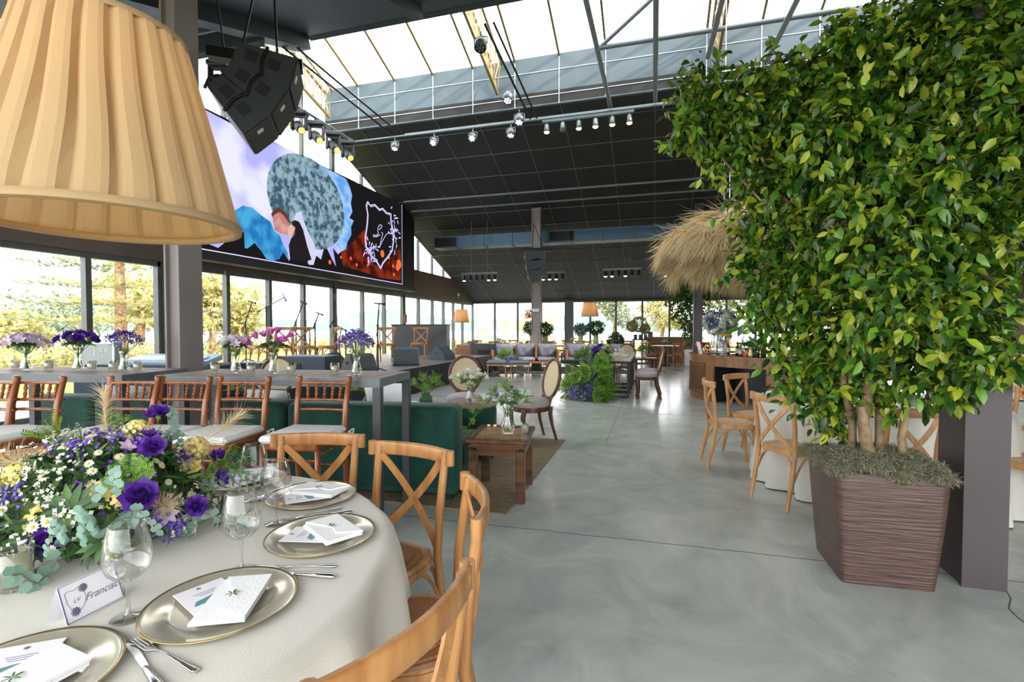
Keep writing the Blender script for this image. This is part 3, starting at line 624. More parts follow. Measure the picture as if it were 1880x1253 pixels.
p1 = G(223.6, 688.9, z); p0 = G(0, 685.3, z); p0 = p1 + (p0-p1)*1.45; bar_table('tall slatted bar table at the far left, running out of the picture', p0, p1, .60)
# ------------------------------------------------------------------ FLOWERS
BL = {}
def bloom(kind):
    if kind in BL: return BL[kind]
    b = MB(); r = random.Random(kind); ms = []
    if kind in ('lisianthus', 'whiterose', 'yellowrose'):
        ms = [{'lisianthus': m_purple, 'whiterose': m_white, 'yellowrose': m_yel}[kind], m_green]
        for ring, (n, ln, el, wd) in enumerate(((7, .036, .25, .034), (6, .031, .75, .030), (5, .026, 1.15, .024), (4, .02, 1.4, .018))):
            for k in range(n):
                a = 2*pi*(k+.4*ring)/n; d = Vector((cos(a)*cos(el), sin(a)*cos(el), sin(el))); b.leaf((cos(a)*.003, sin(a)*.003, 0), d, (-cos(a)*sin(el), -sin(a)*sin(el), cos(el)), ln, wd, -.3, -.15)
        b.m = 1; b.ball((0, 0, -.006), (.007, .007, .01), 6)
    elif kind in ('tulip', 'whitetulip', 'purpletulip'):
        ms = [{'tulip': m_pink, 'whitetulip': m_white, 'purpletulip': m_lav}[kind]]
        for k in range(6):
            a = k*pi/3; o = .9 if k % 2 else 1.0; b.leaf((0, 0, 0), (cos(a)*.42*o, sin(a)*.42*o, 1), (-cos(a), -sin(a), .4), .052, .032, -.0+.22, .2)
    elif kind == 'alstro':
        ms = [m_lilac, m_pollen]
        for k in range(6):
            a = k*pi/3; b.leaf((0, 0, 0), (cos(a), sin(a), .9), (-cos(a), -sin(a), 1), .036, .02, .3, .1)
        b.m = 1; b.ball((0, 0, .014), .0035, 5)
    elif kind == 'daisy':
        ms = [m_white, m_pollen]
        for k in range(11): a = 2*pi*k/11; b.leaf((0, 0, 0), (cos(a), sin(a), .12), (0, 0, 1), .013, .006, .1, .05)
        b.m = 1; b.ball((0, 0, .001), (.0042, .0042, .0025), 6)
    elif kind in ('statice', 'statice2', 'blue'):
        ms = [{'statice': m_purple, 'statice2': m_lav, 'blue': mat('blue hydrangea petals', srgb(120, 136, 206), .6, trans=.3, island=[srgb(96, 112, 200), srgb(164, 174, 226)])}[kind], m_white]
        for k in range(34):
            p = Vector((r.gauss(0, .016), r.gauss(0, .016), r.gauss(0, .007))); p.z -= p.x**2*12+p.y**2*12; d = Vector((p.x*8, p.y*8, .5)).normalized(); b.m = 1 if r.random() < .12 else 0
            for a in range(3): b.leaf(p, d + Vector((cos(a*2.1), sin(a*2.1), 0))*.7, (0, 0, 1), .009, .008)
    elif kind in ('hydrangea', 'whitehyd'):
        ms = [m_yel if kind == 'hydrangea' else m_white]
        for k in range(130):
            d = Vector((r.gauss(0, 1), r.gauss(0, 1), r.gauss(.35, 1))).normalized(); p = d*.048; u = d.orthogonal().normalized()
            for a in range(4): b.leaf(p, Matrix.Rotation(a*pi/2+k, 3, d) @ u + d*.25, d, .0095, .010, .1)
    elif kind == 'filler':
        ms = [m_dgreen, m_white]
        for k in range(16):
            d = Vector((r.gauss(0, .5), r.gauss(0, .5), 1)).normalized(); L = r.uniform(.03, .07); b.m = 0; b.tube([(0, 0, 0), d*L], .0006, 3, cap=False); b.m = 1
            for a in range(4): b.leaf(d*L, Vector((cos(a*1.6), sin(a*1.6), .5)), d, .006, .005)
    elif kind == 'pampas':
        ms = [m_pampas]; b.tube([(0, 0, 0), (.0, .01, .2), (.0, .03, .26)], .0015, 4)
        for k in range(520):
            t = r.random(); z = .03+.2*t; w = (.045*sin(pi*min(1, t*.9+.1))+.006); a = r.uniform(0, 6.28); d = Vector((cos(a)*w*1.3, sin(a)*w*1.3, .055)).normalized()
            b.leaf((0, .02*t*t, z), d, (-cos(a), -sin(a), .3), r.uniform(.035, .075), .0012, .5, 0)
    elif kind == 'euc':
        ms = [m_euc, m_bark]; b.m = 1; P = [Vector((.02*sin(k), .012*k*.4, .018*k)) for k in range(9)]; b.tube(P, .0012, 4); b.m = 0
        for k in range(1, 9):
            for s in (-1, 1): b.leaf(P[k], (s, .3, .4), (0, -.5, 1), .026-.001*k, .024-.001*k, .1, .03)
    elif kind == 'fern':
        ms = [m_green]
        for k in range(9):
            a = k*.7; d0 = Vector((cos(a)*.5, sin(a)*.5, 1)); L = r.uniform(.09, .15); P = [d0*L*t + Vector((0, 0, -.25*L*t*t)) for t in (0, .33, .66, 1)]; b.tube(P, .0012, 3, cap=False)
            for j in range(10):
                q = d0*L*(.2+.08*j); q.z -= .25*L*(.2+.08*j)**2
                for s in (-1, 1): b.leaf(q, Vector((-d0.y*s*1.6, d0.x*s*1.6, .5)), (0, 0, 1), .022, .006, .2)
    elif kind == 'leafy':
        ms = [m_dgreen]
        for k in range(12): a = k*2.4; b.leaf((0, 0, 0), (cos(a), sin(a), .5+.1*(k % 3)), (0, 0, 1), .075, .024, .4)
    me_o = b.build('bloom', ms); me = me_o.data; bpy.data.objects.remove(me_o); BL[kind] = me; return me
NAMES = dict(lisianthus='lisianthus_bloom', whiterose='white_rose', yellowrose='yellow_rose', tulip='tulip_bloom', whitetulip='tulip_bloom', purpletulip='tulip_bloom', alstro='lily_bloom', daisy='daisy', statice='statice_cluster', statice2='statice_cluster', blue='blue_flower_cluster', hydrangea='yellow_flower_head', whitehyd='white_flower_head', filler='filler_sprig', pampas='pampas_plume', euc='eucalyptus_sprig', fern='fern_sprig', leafy='leaf_cluster')
def put(kind, p, d=(0, 0, 1), s=1.0, parent=None, spin=None):
    o = bpy.data.objects.new(NAMES[kind], bloom(kind)); COL.objects.link(o); o.parent = parent
    q = Vector(d).normalized().to_track_quat('Z', 'Y').to_matrix().to_4x4(); o.matrix_local = Matrix.Translation(p) @ q @ Matrix.Rotation(random.uniform(0, 6.28) if spin is None else spin, 4, 'Z') @ Matrix.Scale(s, 4); return o
def vase_obj(loc, label, h=.19, r=.04, group='clear glass vases of flowers', shape='flare', m=None):
    t = thing('glass_vase', label, 'vase', loc, group=group)
    if shape == 'flare': pr = [(0, .004), (r*.9, .0), (r*1.08, .012), (r*1.1, h*.12), (r*.85, h*.3), (r*.62, h*.5), (r*.72, h*.75), (r*1.02, h), (r*.98, h), (r*.66, h*.75), (r*.56, h*.5), (r*.78, h*.3), (r*.95, h*.14), (0, h*.08)]
    elif shape == 'bulb': pr = [(0, .004), (r*.9, .0), (r*1.2, h*.18), (r*1.15, h*.32), (r*.62, h*.62), (r*.6, h*.8), (r*.85, h), (r*.8, h), (r*.55, h*.8), (r*.57, h*.62), (r*1.08, h*.32), (0, h*.05)]
    else: pr = [(0, .004), (r, 0), (r, h), (r*.94, h), (r*.94, h*.06), (0, h*.06)]
    b = MB(); b.lathe(pr, 24, wob=(lambda t_, i: 1+.03*cos(8*t_)) if shape == 'flare' else None); b.build('glass', m or m_glass, t); return t
def bouquet(loc, label, blooms, h=.19, spread=.09, top=.14, n=16, stem=m_green, foliage=('leafy',), nf=5, group='bunches of flowers in the glass vases', s=1.0, cat='flowers', flat=.6):
    t = thing('flower_bunch', label, cat, loc, group=group); b = MB(); ends = []
    for k in range(n):
        a = k*2.4; q = ((k+.5)/n)**.5; e = Vector((cos(a)*spread*q, sin(a)*spread*q, h+top*(1-flat*q*q)+rnd(-.015, .015))); ends.append((e, Vector((cos(a)*q*.9, sin(a)*q*.9, 1-.5*q))))
        b.tube([(-cos(a)*.014, -sin(a)*.014, .015), (cos(a)*.008, sin(a)*.008, h*.75), e], .0022, 5, cap=False)
    b.build('stems', stem, t)
    for k in range(nf): a = k*2.4+1; put(foliage[k % len(foliage)], (cos(a)*spread*.4, sin(a)*spread*.4, h+top*.3), (cos(a)*.5, sin(a)*.5, 1), .72*s, t)
    for k, (e, d) in enumerate(ends): put(blooms[k % len(blooms)], e, d, s*rnd(.9, 1.15), t)
    return t
def vase_set(px, py, blooms, w, desc, **k):
    k['spread'] *= 1.3; k['s'] = k.get('s', 1)*1.25; k['n'] = int(k['n']*1.15)
    p = G(px, py, 1.06); p.z = 1.0605; vase_obj(p, 'clear cut-glass vase holding ' + w + ', ' + desc, .18, .036); bouquet(p, w + ' in a glass vase, ' + desc, blooms, h=.17, **k)
vase_set(48, 680, ['alstro'], 'pale lilac lilies', 'leftmost on the left bar table', spread=.1, top=.1, n=22, s=1.1, nf=7)
vase_set(144, 680, ['lisianthus'], 'deep purple lisianthus', 'in the middle of the left bar table', spread=.105, top=.13, n=9, s=1.05, nf=5)
vase_set(228, 682, ['statice2', 'statice'], 'purple statice stems', 'at the right end of the left bar table', spread=.1, top=.15, n=18, s=.9, nf=2, foliage=('filler',))
vase_set(433, 685, ['alstro', 'alstro', 'alstro', 'whiterose'], 'lilac lilies', 'nearest the steel column on the right bar table', spread=.085, top=.1, n=20, s=.95, nf=6)
vase_set(502, 686, ['tulip'], 'magenta tulips', 'in the middle of the right bar table', spread=.12, top=.12, n=7, s=.95, nf=7)
vase_set(655, 688, ['statice2'], 'lavender blue statice', 'at the right end of the right bar table', spread=.1, top=.15, n=24, s=.95, nf=2, foliage=('filler',))
for k, (px, py) in enumerate([(28, 677.5), (90, 679), (169, 680), (208, 680.5), (253, 681), (395, 684), (461, 685), (535, 686), (615, 686)]):
    p = G(px, py+1, 1.06); p.z = 1.0605
    votive(p, ['glass votive candle left of the lilac vase on the left bar table', 'glass votive candle between the lilac and purple vases', 'glass votive candle just right of the purple lisianthus vase', 'glass votive candle just left of the statice vase on the left bar table',
        'glass votive candle at the right end of the left bar table', 'glass votive candle right beside the grey steel column', 'glass votive candle between the lilac and tulip vases on the right bar table', 'glass votive candle just right of the tulip vase', 'glass votive candle left of the lavender statice vase'][k], s=.95)
# ------------------------------------------------------------------ CENTREPIECE
cp = thing('floral_centrepiece', 'large loose centrepiece of daisies, purple lisianthus and pampas on the near table', 'flowers', (-1.62, 1.10, TZ))
b = MB(); b.lathe([(0, 0), (.1, 0), (.13, .05), (.12, .055), (0, .05)], 20); b.build('low_bowl', m_dgreen, cp)
def dome(u, v, R=.36, H=.27):   # u angle, v 0 centre..1 rim
    q = v**.8; p = Vector((R*q*cos(u), R*1.0*q*sin(u), .045+H*(1-v**2.2))); nr = Vector((cos(u)*q*1.2, sin(u)*q*1.2, 1.15-q)).normalized(); return p, nr
b = MB(); b.ball((0, 0, .08), (.22, .22, .13), 16)
for k in range(1400):
    p, nr = dome(rnd(0, 6.28), rnd(0, 1)**.6, .28, .23); b.leaf(p*rnd(.75, 1.0), nr+rdir()*.9, nr+rdir()*.5, rnd(.03, .075), rnd(.008, .02), .3)
o = b.build('greenery', m_dgreen, cp); o['kind'] = 'stuff'
for kind, n, s0_, s1_, kk in (('filler', 60, .7, 1.2, 1), ('daisy', 88, .9, 1.4, 1), ('hydrangea', 4, .6, .8, 1), ('statice', 10, 1.0, 1.4, 1), ('statice2', 12, .9, 1.4, 1), ('alstro', 12, .8, 1.1, 1), ('euc', 16, 1.0, 1.5, 1), ('fern', 8, .6, .9, 1), ('leafy', 7, .7, .9, 1)):
    for k in range(n):
        u = rnd(0, 6.28); v = rnd(0, 1)**.55; p, nr = dome(u, v, .29, .27)
        if kind in ('euc', 'leafy'): v = rnd(.6, 1); p, nr = dome(u, v, .31, .26); nr = (nr + Vector((cos(u), sin(u), 0))*.8).normalized()
        put(kind, p*(1.0 if kind != 'filler' else .93), nr+rdir()*.25, rnd(s0_, s1_), cp)

for kind, x, y, z, d, sc in [('lisianthus', .21, -.06, .15, (.5, -.7, .6), 1.15), ('lisianthus', .03, -.17, .05, (.3, -.8, .7), 1.1), ('lisianthus', -.17, -.14, .05, (-.1, -.9, .5), 1.0), ('lisianthus', -.05, -.12, .1, (0, -1, .5), .7),
    ('lisianthus', .27, .05, .09, (.8, -.3, .4), .8), ('lisianthus', .07, .1, .34, (0, -.2, 1), .95), ('lisianthus', .0, .12, .25, (.3, -.6, .7), .9), ('lisianthus', .12, .27, .16, (.8, .1, .6), .9), ('lisianthus', .15, .02, .26, (.5, -.5, .7), .9), ('lisianthus', .2, .2, .12, (.9, .1, .4), .7),
    ('hydrangea', -.01, .04, .22, (.1, -.6, .8), 1.2), ('hydrangea', .03, .26, .19, (.4, 0, .8), .9), ('hydrangea', -.05, -.12, .08, (0, -.8, .6), 1.05), ('hydrangea', .09, -.07, .15, (.3, -.8, .6), .8), ('whitehyd', -.2, .12, .14, (-.6, 0, .8), 1.0), ('whiterose', .05, -.14, .09, (.2, -.8, .5), 1.1), ('yellowrose', .16, .14, .18, (.6, -.2, .8), 1.0), ('whiterose', -.13, .0, .2, (-.3, -.5, .8), 1.1),
    ('statice', -.08, -.03, .22, (-.2, -.5, .8), 1.5), ('statice', .0, -.06, .19, (.1, -.6, .8), 1.5), ('statice2', .06, .08, .29, (.2, -.2, 1), 1.4), ('statice', -.12, -.08, .15, (-.3, -.7, .6), 1.4),
    ('pampas', -.03, .03, .2, (-.12, -.05, 1), 1.0), ('pampas', .05, .14, .17, (.75, .5, .55), 1.15), ('pampas', -.08, -.03, .18, (-.75, -.45, .32), 1.2), ('pampas', -.1, .05, .16, (-.8, .2, .4), 1.0), ('pampas', .12, .0, .1, (.9, -.2, .12), .8),
    ('euc', .2, -.0, .05, (1, .0, .0), 1.6), ('euc', .22, .12, .05, (1, .2, .05), 1.6), ('euc', .02, -.2, .02, (.2, -1, -.05), 1.5), ('euc', .12, -.16, .04, (.7, -.8, .0), 1.5), ('euc', -.1, -.17, .04, (-.3, -1, .1), 1.4), ('fern', .2, .2, .15, (.8, .4, .5), .9)]:
    put(kind, (x+.075, y-.05, z+.03) if kind == 'lisianthus' or (z < .2 and kind in ('hydrangea', 'whiterose', 'statice')) else (x, y, z), d, sc*(1.2 if kind == 'lisianthus' else 1), cp)
# ------------------------------------------------------------------ PLEATED PENDANT LAMPS
def pendant(name, label, loc, ceilz, rb=.325, rt=.25, h=.52, n=24, light=18, group='pleated pendant lamps', big=True):
    t = thing(name, label, 'lamp', loc, group=group)     # origin at the bottom rim
    b = MB(); seg = n*6; lv = 8; vs = []
    for j in range(lv+1):
        z = h*j/lv; R = rb+(rt-rb)*j/lv
        for k in range(seg):
            ph = (k % 6)/6; a = 2*pi*k/seg; fold = (-.022 if ph < .01 else (.0 if ph < .2 else (.007 if ph < .7 else .003)))
            fold *= (1-.35*abs(2*j/lv-1)); a += (.35*2*pi/seg*sin(j*.7+k//6) if big else 0)*(.5 if j in (0, lv) else 1)
            vs.append(((R+fold)*cos(a), (R+fold)*sin(a), z))
    b.add(vs, [(i*seg+k, i*seg+(k+1) % seg, (i+1)*seg+(k+1) % seg, (i+1)*seg+k) for i in range(lv) for k in range(seg)], False); b.build('shade', m_fabric, t)
    b = MB(); b.lathe([(rb+.006, -.004), (rb+.008, .014), (rb-.004, .016), (rb-.02, .012), (rb-.024, -.002), (rb-.01, -.008), (rb+.006, -.004)], 72); b.build('rim', m_fabric, t)
    b = MB(); b.lathe([(rt+.006, h-.012), (rt+.006, h+.004), (rt-.01, h+.004), (rt-.01, h-.01)], 60)
    for k in range(3): a = k*2.094; b.tube([(0, 0, h-.02), (rt*cos(a), rt*sin(a), h-.01)], .004, 6)
    b.build('shade_ring', m_fabric, t)
    b = MB(); b.tube([(0, 0, h-.02), (0, 0, ceilz-loc[2])], .004, 6); b.build('cord', m_black, t)
    b = MB(); b.lathe([(0, h-.02), (.018, h-.02), (.02, h-.09), (0, h-.09)], 12); b.build('socket', m_blackm, t)
    b = MB(); b.ball((0, 0, h-.14), (.024, .024, .036), 10); b.build('bulb', m_bulb, t)
    l = bpy.data.lights.new('lamp_light', 'POINT'); l.energy = light; l.color = (1, .72, .46); l.shadow_soft_size = .06; lo = bpy.data.objects.new('lamp_light', l); COL.objects.link(lo); lo.parent = t; lo.location = (0, 0, h-.2)
    return t
pendant('pendant_lamp', 'very large pleated cream lampshade hanging over the near guest table', (-1.50, 1.04, 1.70), zn(1.04), rt=.19, h=.535, n=22, light=1.6)
pendant('pendant_lamp', 'small pleated lampshade hanging in the far left corner of the room', tuple(AD(847, 592, 20.5)), zc(18.5), n=20, light=10, big=False)
pendant('pendant_lamp', 'small pleated lampshade hanging before the back windows, right of the grey pillar', tuple(AD(1083, 581, 18.8)), zc(18.5), n=20, light=10, big=False)
# ------------------------------------------------------------------ LOUNGE BY THE BAR TABLES
m_rug = mat('sisal rug', srgb(132, 116, 88), .95, col2=srgb(98, 84, 62), scale=14, stretch=(.6, 6, 1), bump=.5, bscale=60)
b = MB(); b.box((-3.05, 4.75, .006), (4.0, 2.55, .012)); tag(b.build('sisal_rug', m_rug), 'natural sisal rug under the green sofa and dark side table', 'rug')
def soft(o, w=.06, n=4):
    m = o.modifiers.new('rounding', 'BEVEL'); m.width = w; m.segments = n; m.limit_method = 'ANGLE'
    for p_ in o.data.polygons: p_.use_smooth = True
    return o
def sofa(label, x0, x1, y0, th, H=.765, D=.9, mods=1, arm=None):
    t = thing('velvet_sofa', label, 'sofa', (x0, y0, 0), th, 'green velvet sofas'); L = x1-x0
    for i in range(mods):
        a = L*i/mods; w = L/mods
        b = MB(); b.box((a+w/2, .13, (H+.1)/2+.0), (w-.012, .25, H-.08)); soft(b.build('backrest', m_velvet, t))
        b = MB(); b.box((a+w/2, .25+(D-.25)/2, .32), (w-.012, D-.25, .2)); soft(b.build('seat_cushion', m_velvet, t), .045)
    b = MB(); b.box((L/2, D/2, .15), (L-.03, D-.05, .18), bev=.02); b.build('base', m_velvet, t)
    if arm: b = MB(); b.box((L-.08, D/2+.1, .36), (.16, D-.2, .5), bev=.05); b.build('armrest', m_velvet, t)
    for x in (.08, L-.08):
        for y in (.08, D-.08): b = MB(); b.box((x, y, .03), (.05, .05, .06)); b.build('foot', m_black, t)
    return t
th = RAD(7.5)
p = G(377, 737, .77); q = G(840, 748, .77)
def onl(px): g = G(px, 738+ (px-377)*.0238, .77); return g
L2 = (q-p).length; ms = G(521, 741, .77)
sofa('green velvet sofa section at the right, its square corner next to the dark side table', 0, (q-ms).length, 0, th).location = (ms.x, ms.y, 0)
sofa('narrower green velvet sofa section between the steel column and the corner sofa', 0, (ms-p).length-.01, 0, th, H=.77).location = (p.x, p.y, 0)
p = G(45, 727, .77); q = G(292, 734, .77); sofa('green velvet sofa left of the column, behind the left bar table', 0, (q-p).length, 0, RAD(6.5), mods=2).location = (p.x, p.y, 0)
def cushion(loc, rz, label, m, s=(.5, .16, .42), tilt=.3, group='scatter cushions on the green sofas', stripe=False):
    t = thing('cushion', label, 'cushion', loc, rz, group); b = MB(); n = 12; vs = []
    for sd in (1, -1):
        for i in range(n+1):
            for j in range(n+1):
                u = 2*i/n-1; v = 2*j/n-1; e = max(0, (1-u**4)*(1-v**4))**.6; k = 1-.06*(1-abs(u*v))*(abs(u)**6+abs(v)**6)
                vs.append(Vector((u*s[0]/2*k, sd*s[1]/2*e*(1+.1*sin(7*u+3*v)), v*s[2]/2*k)))
    N = (n+1)**2; fs = []
    for i in range(n):
        for j in range(n): a = i*(n+1)+j; fs += [(a, a+n+1, a+n+2, a+1), (N+a, N+a+1, N+a+n+2, N+a+n+1)]
    R = Matrix.Rotation(tilt, 3, 'X'); b.add([R @ v for v in vs], fs, True); b.build('cover', m, t)
    if stripe: b = MB(); P = [R @ Vector((s[0]/2*cos(a), 0, s[2]/2*sin(a)*1.0)) for a in (.9, 2.24)]; b.tube([R @ Vector((x*s[0]/2, 0, z*s[2]/2)) for x, z in ((-1, -1), (1, -1), (1, 1), (-1, 1), (-1, -1))], .006, 6); b.build('piping', m_black, t)
    return t
c = G(690, 728, .72); cushion((c.x, c.y+.25, .64), RAD(10), 'white cushion poking above the green sofa back, left of the bar table leg', m_linen, (.5, .2, .42), .35)
c = G(735, 742, .72); cushion((c.x, c.y+.3, .55), RAD(4), 'white cushion with dark piping sinking behind the sofa back at right', m_linen, (.55, .2, .36), .75, stripe=True)
c = G(450, 731, .74); cushion((c.x, c.y+.32, .60), RAD(4), 'white cushion with dark piping behind the stool right of the column', m_linen, (.5, .18, .42), .4, stripe=True)
c = G(190, 723, .74); cushion((c.x, c.y+.3, .60), RAD(4), 'pale grey cushion leaning on the left green sofa', m_mauve, (.6, .2, .42), .4)
# side table with tray
t = thing('side_table', 'dark wooden side table with glass-topped tray at the corner of the green sofa', 'table', (-1.235, 3.975, .0), RAD(7))
w, d = .46, .56
for sx in (-1, 1):
    for sy in (-1, 1): b = MB(); b.box((sx*(w/2-.035), sy*(d/2-.035), .21), (.07, .07, .42), bev=.006); b.build('leg', m_table, t)
b = MB()
for sy in (-1, 1): b.box((0, sy*(d/2-.03), .415), (w-.14, .045, .075))
for sx in (-1, 1): b.box((sx*(w/2-.03), 0, .415), (.045, d-.14, .075))
b.box((0, 0, .448), (w, d, .012)); b.build('apron', m_table, t)
b = MB(); b.box((0, 0, .465), (w*.97, d*.97, .03), bev=.004); W2 = w+.04; D2 = d+.04
for sy in (-1, 1): b.box((0, sy*(D2/2-.03), .495), (W2, .06, .035), bev=.006)
for sx in (-1, 1): b.box((sx*(W2/2-.03), 0, .495), (.06, D2-.12, .035), bev=.006)
tr = b.build('tray', m_walnut, t)
b = MB(); b.box((0, 0, .497), (W2-.12, D2-.12, .018)); b.build('tray_base', mat('tan woven tray base', srgb(196, 158, 100), .7, col2=srgb(170, 128, 76), scale=20, bump=.2), tr)
b = MB(); b.box((0, 0, .516), (W2, D2, .005)); b.build('glass_top', m_pane, t)
sp = Vector((-1.17, 3.93, .519))
vase_obj(sp, 'clear bulbous glass vase on the dark side table', .21, .055, shape='bulb')
bouquet(sp, 'wild green ferns and purple buds spilling from the vase on the side table', ['purpletulip', 'fern', 'fern', 'filler', 'fern', 'leafy', 'fern'], h=.2, spread=.15, top=.17, n=14, s=.8, foliage=('fern', 'leafy', 'fern'), nf=12)
tr_ = thing('trailing_greenery', 'wispy green tendrils hanging from the side table vase toward the pouf', 'flowers', sp)
b = MB()
for k in range(4):
    P = [Vector((-.02-.07*i-.01*k, .03+.02*k*i/3, .27+.04*k-.009*i*i*(1+.25*k))) for i in range(6)]; b.tube(P, .0018, 4)
b.build('stems', m_green, tr_)
for k in range(10): i = k % 5+1; put('fern', (-.02-.07*i, .03, .27+.03*(k % 4)-.011*i*i), (-.7, rnd(-.3, .3), rnd(-.5, .3)), .5, tr_)
votive((-1.04, 3.99, .519), 'glass votive candle on the dark side table right of the vase', 'candles in the lounge')
# round pouf table
pc = AD(866, 700, 5.35); t = thing('pouf_table', 'round green velvet pouf with a wooden tray top, behind the sofa corner', 'table', (pc.x, pc.y, 0))
b = MB(); b.lathe([(0, .02), (.26, .02), (.272, .05), (.272, .53), (.262, .56), (0, .56)], 40); b.build('velvet_body', m_velvet, t)
b = MB(); b.lathe([(0, .56), (.265, .56), (.27, .565), (.27, .585), (.262, .59), (0, .59)], 40, smooth=False); b.build('wooden_top', m_slat, t)
vp = (pc.x-.0, pc.y-.05, .5905); vase_obj(vp, 'clear glass vase of white tulips on the round green pouf', .2, .05, shape='bulb')
bouquet(vp, 'white tulips arching out of the vase on the round green pouf', ['whitetulip'], h=.19, spread=.19, top=.14, n=15, s=1.15, foliage=('leafy', 'fern'), nf=7)
# planters behind the sofas seen under the bar tables
def floor_flowers(px, py, z, label, blooms, s=1.0, w=.14, n=10):
    p = G(px, py, z); t = thing('green_glass_vase', 'squat green glass vase ' + label, 'vase', (p.x, p.y, z-.1), group='small vases behind the sofas')
    b = MB(); b.lathe([(0, 0), (.05, 0), (.075, .03), (.07, .07), (.045, .1), (.05, .11), (.045, .108)], 16); b.build('glass', mat('green glass', srgb(90, 140, 110), .15, trans=.5), t)
    bouquet((p.x, p.y, z-.1), 'wild flowers in the squat vase ' + label, blooms, h=.1, spread=w, top=.14, n=n, s=s, foliage=('fern',), nf=6, group='wild flowers behind the sofas')
for (x, y, nm, ht) in ((-2.95, 4.65, 'low_table_a', .55), (-2.45, 5.0, 'b', .55), (-4.5, 4.6, 'c', .5)):
    t = thing('low_table', {'low_table_a': 'low wooden table with a vase behind the middle sofa section', 'b': 'low wooden table with flowers behind the right sofa section', 'c': 'low wooden table with a potted fern behind the left sofa'}[nm], 'table', (x, y, 0))
    b = MB(); b.lathe([(0, ht-.03), (.22, ht-.03), (.22, ht), (0, ht)], 24, smooth=False); b.build('tabletop', m_table, t)
    b = MB(); b.tube([(0, 0, 0), (0, 0, ht-.03)], .03, 10); b.lathe([(0, 0), (.15, 0), (.15, .015), (0, .02)], 20); b.build('pedestal', m_blackm, t)
def on_table(x, y, ht, label, blooms, n=10, w=.14):
    t = thing('green_glass_vase', 'squat green glass vase ' + label, 'vase', (x, y, ht+.0005), group='small vases behind the sofas')
    b = MB(); b.lathe([(0, 0), (.05, 0), (.075, .03), (.07, .08), (.045, .11), (.05, .12), (.045, .118)], 16); b.build('glass', MATS.get('green glass') or mat('green glass', srgb(90, 140, 110), .15, trans=.5), t)
    bouquet((x, y, ht+.0005), 'wild flowers in the squat vase ' + label, blooms, h=.11, spread=w, top=.16, n=n, s=.9, foliage=('fern',), nf=7, group='wild flowers behind the sofas')
on_table(-2.95, 4.65, .55, 'seen between the two right-hand bar stools', ['tulip', 'fern', 'fern', 'alstro', 'fern'])
on_table(-2.45, 5.0, .55, 'seen under the right end of the bar table', ['purpletulip', 'fern', 'fern', 'fern'], w=.16, n=12)
on_table(-4.5, 4.6, .5, 'seen above the left green sofa', ['fern', 'fern', 'leafy'], w=.16)
# ------------------------------------------------------------------ STAGE AND BAND GEAR
SH_ = .55
st = thing('stage', 'long low black stage along the left windows', 'stage', (-6.75, 10.2, 0))
b = MB(); b.box((0, 0, SH_-.03), (3.7, 9.0, .06)); b.build('deck', mat('grey stage deck', srgb(120, 114, 108), .5, col2=srgb(96, 92, 88), scale=3, stretch=(1, .3, 1)), st)
b = MB(); n = 120
def skirt(x, y, k): return x+.012*sin(k*.9)+.01*sin(k*.37), y
vs = []
for k in range(n+1): y = -4.5+9*k/n; vs += [(1.86+.012*sin(k*.9)+.008*sin(k*.37), y, 0), (1.86, y, SH_)]
b.add(vs, [(2*i, 2*i+2, 2*i+3, 2*i+1) for i in range(n)], True)
b.add([(-1.86, -4.51, 0), (1.86, -4.51, 0), (1.86, -4.51, SH_), (-1.86, -4.51, SH_), (-1.86, 4.51, 0), (1.86, 4.51, 0), (1.86, 4.51, SH_), (-1.86, 4.51, SH_)], [(0, 1, 2, 3), (4, 5, 6, 7)]); b.build('cloth_skirt', m_skirt, st)
def stagechair(px, py, rz, label, first=[None]):
    p = G(px, py, SH_); return dup(c0, (p.x, p.y, SH_), rz, label, 'cross-back chairs on the stage')
stagechair(708, 665, RAD(20), 'cross-back chair on the stage left of the black booth front')
stagechair(770, 660, RAD(15), 'cross-back chair on the stage standing against the black booth')
stagechair(602, 674, RAD(-35), 'cross-back chair on the stage right of the two straight microphone stands')
stagechair(561, 674, RAD(60), 'cross-back chair on the stage with stacked folded cloths on its seat')
stagechair(516, 672, RAD(20), 'cross-back chair on the stage behind the tulip vase')
stagechair(482, 672, RAD(-20), 'cross-back chair on the stage behind the lilac vase, leftmost of the stage chairs')
def mic_stand(px, py, hgt, ang, label, boom=.55, straight=False, el=.9):
    p = G(px, py, SH_); t = thing('microphone_stand', label, 'microphone stand', (p.x, p.y, SH_), ang, 'microphone stands on the stage')
    for k in range(3): b = MB(); a = k*2.094+.4; b.tube([(0, 0, .12), (.28*cos(a), .28*sin(a), .01)], .013, 6); b.build('leg', m_black, t)
    b = MB(); b.tube([(0, 0, .05), (0, 0, hgt)], .016, 8); b.tube([(0, 0, hgt*.55), (0, 0, hgt*.62)], .018, 8); b.build('pole', m_black, t)
    e = Vector((cos(el), 0, sin(el)))
    b = MB(); b.tube([Vector((0, 0, hgt))-e*boom*.45, Vector((0, 0, hgt))+e*boom], .013, 6); b.ball((0, 0, hgt), .025, 6); b.tube([Vector((0, 0, hgt))-e*boom*.5, Vector((0, 0, hgt))-e*boom*.35], .02, 8); b.build('boom', m_black, t)
    m = Vector((0, 0, hgt))+e*boom; f = Vector((cos(el-1.6), 0, sin(el-1.6)))
    b = MB(); b.tube([m-f*.09, m+f*.07], [.012, .016], 8); b.ball(m+f*.09, .025, 8); b.build('microphone', m_blackm, t)
mic_stand(452, 668, 1.0, RAD(16), 'boom microphone stand leftmost on the stage', .5, el=1.25)
mic_stand(490, 668, 1.35, RAD(16), 'boom microphone stand with its arm slanting up right, second on the stage', .5, el=.5)
mic_stand(544, 668, 1.0, RAD(16), 'boom microphone stand rising behind the tulips', .5, el=1.2)
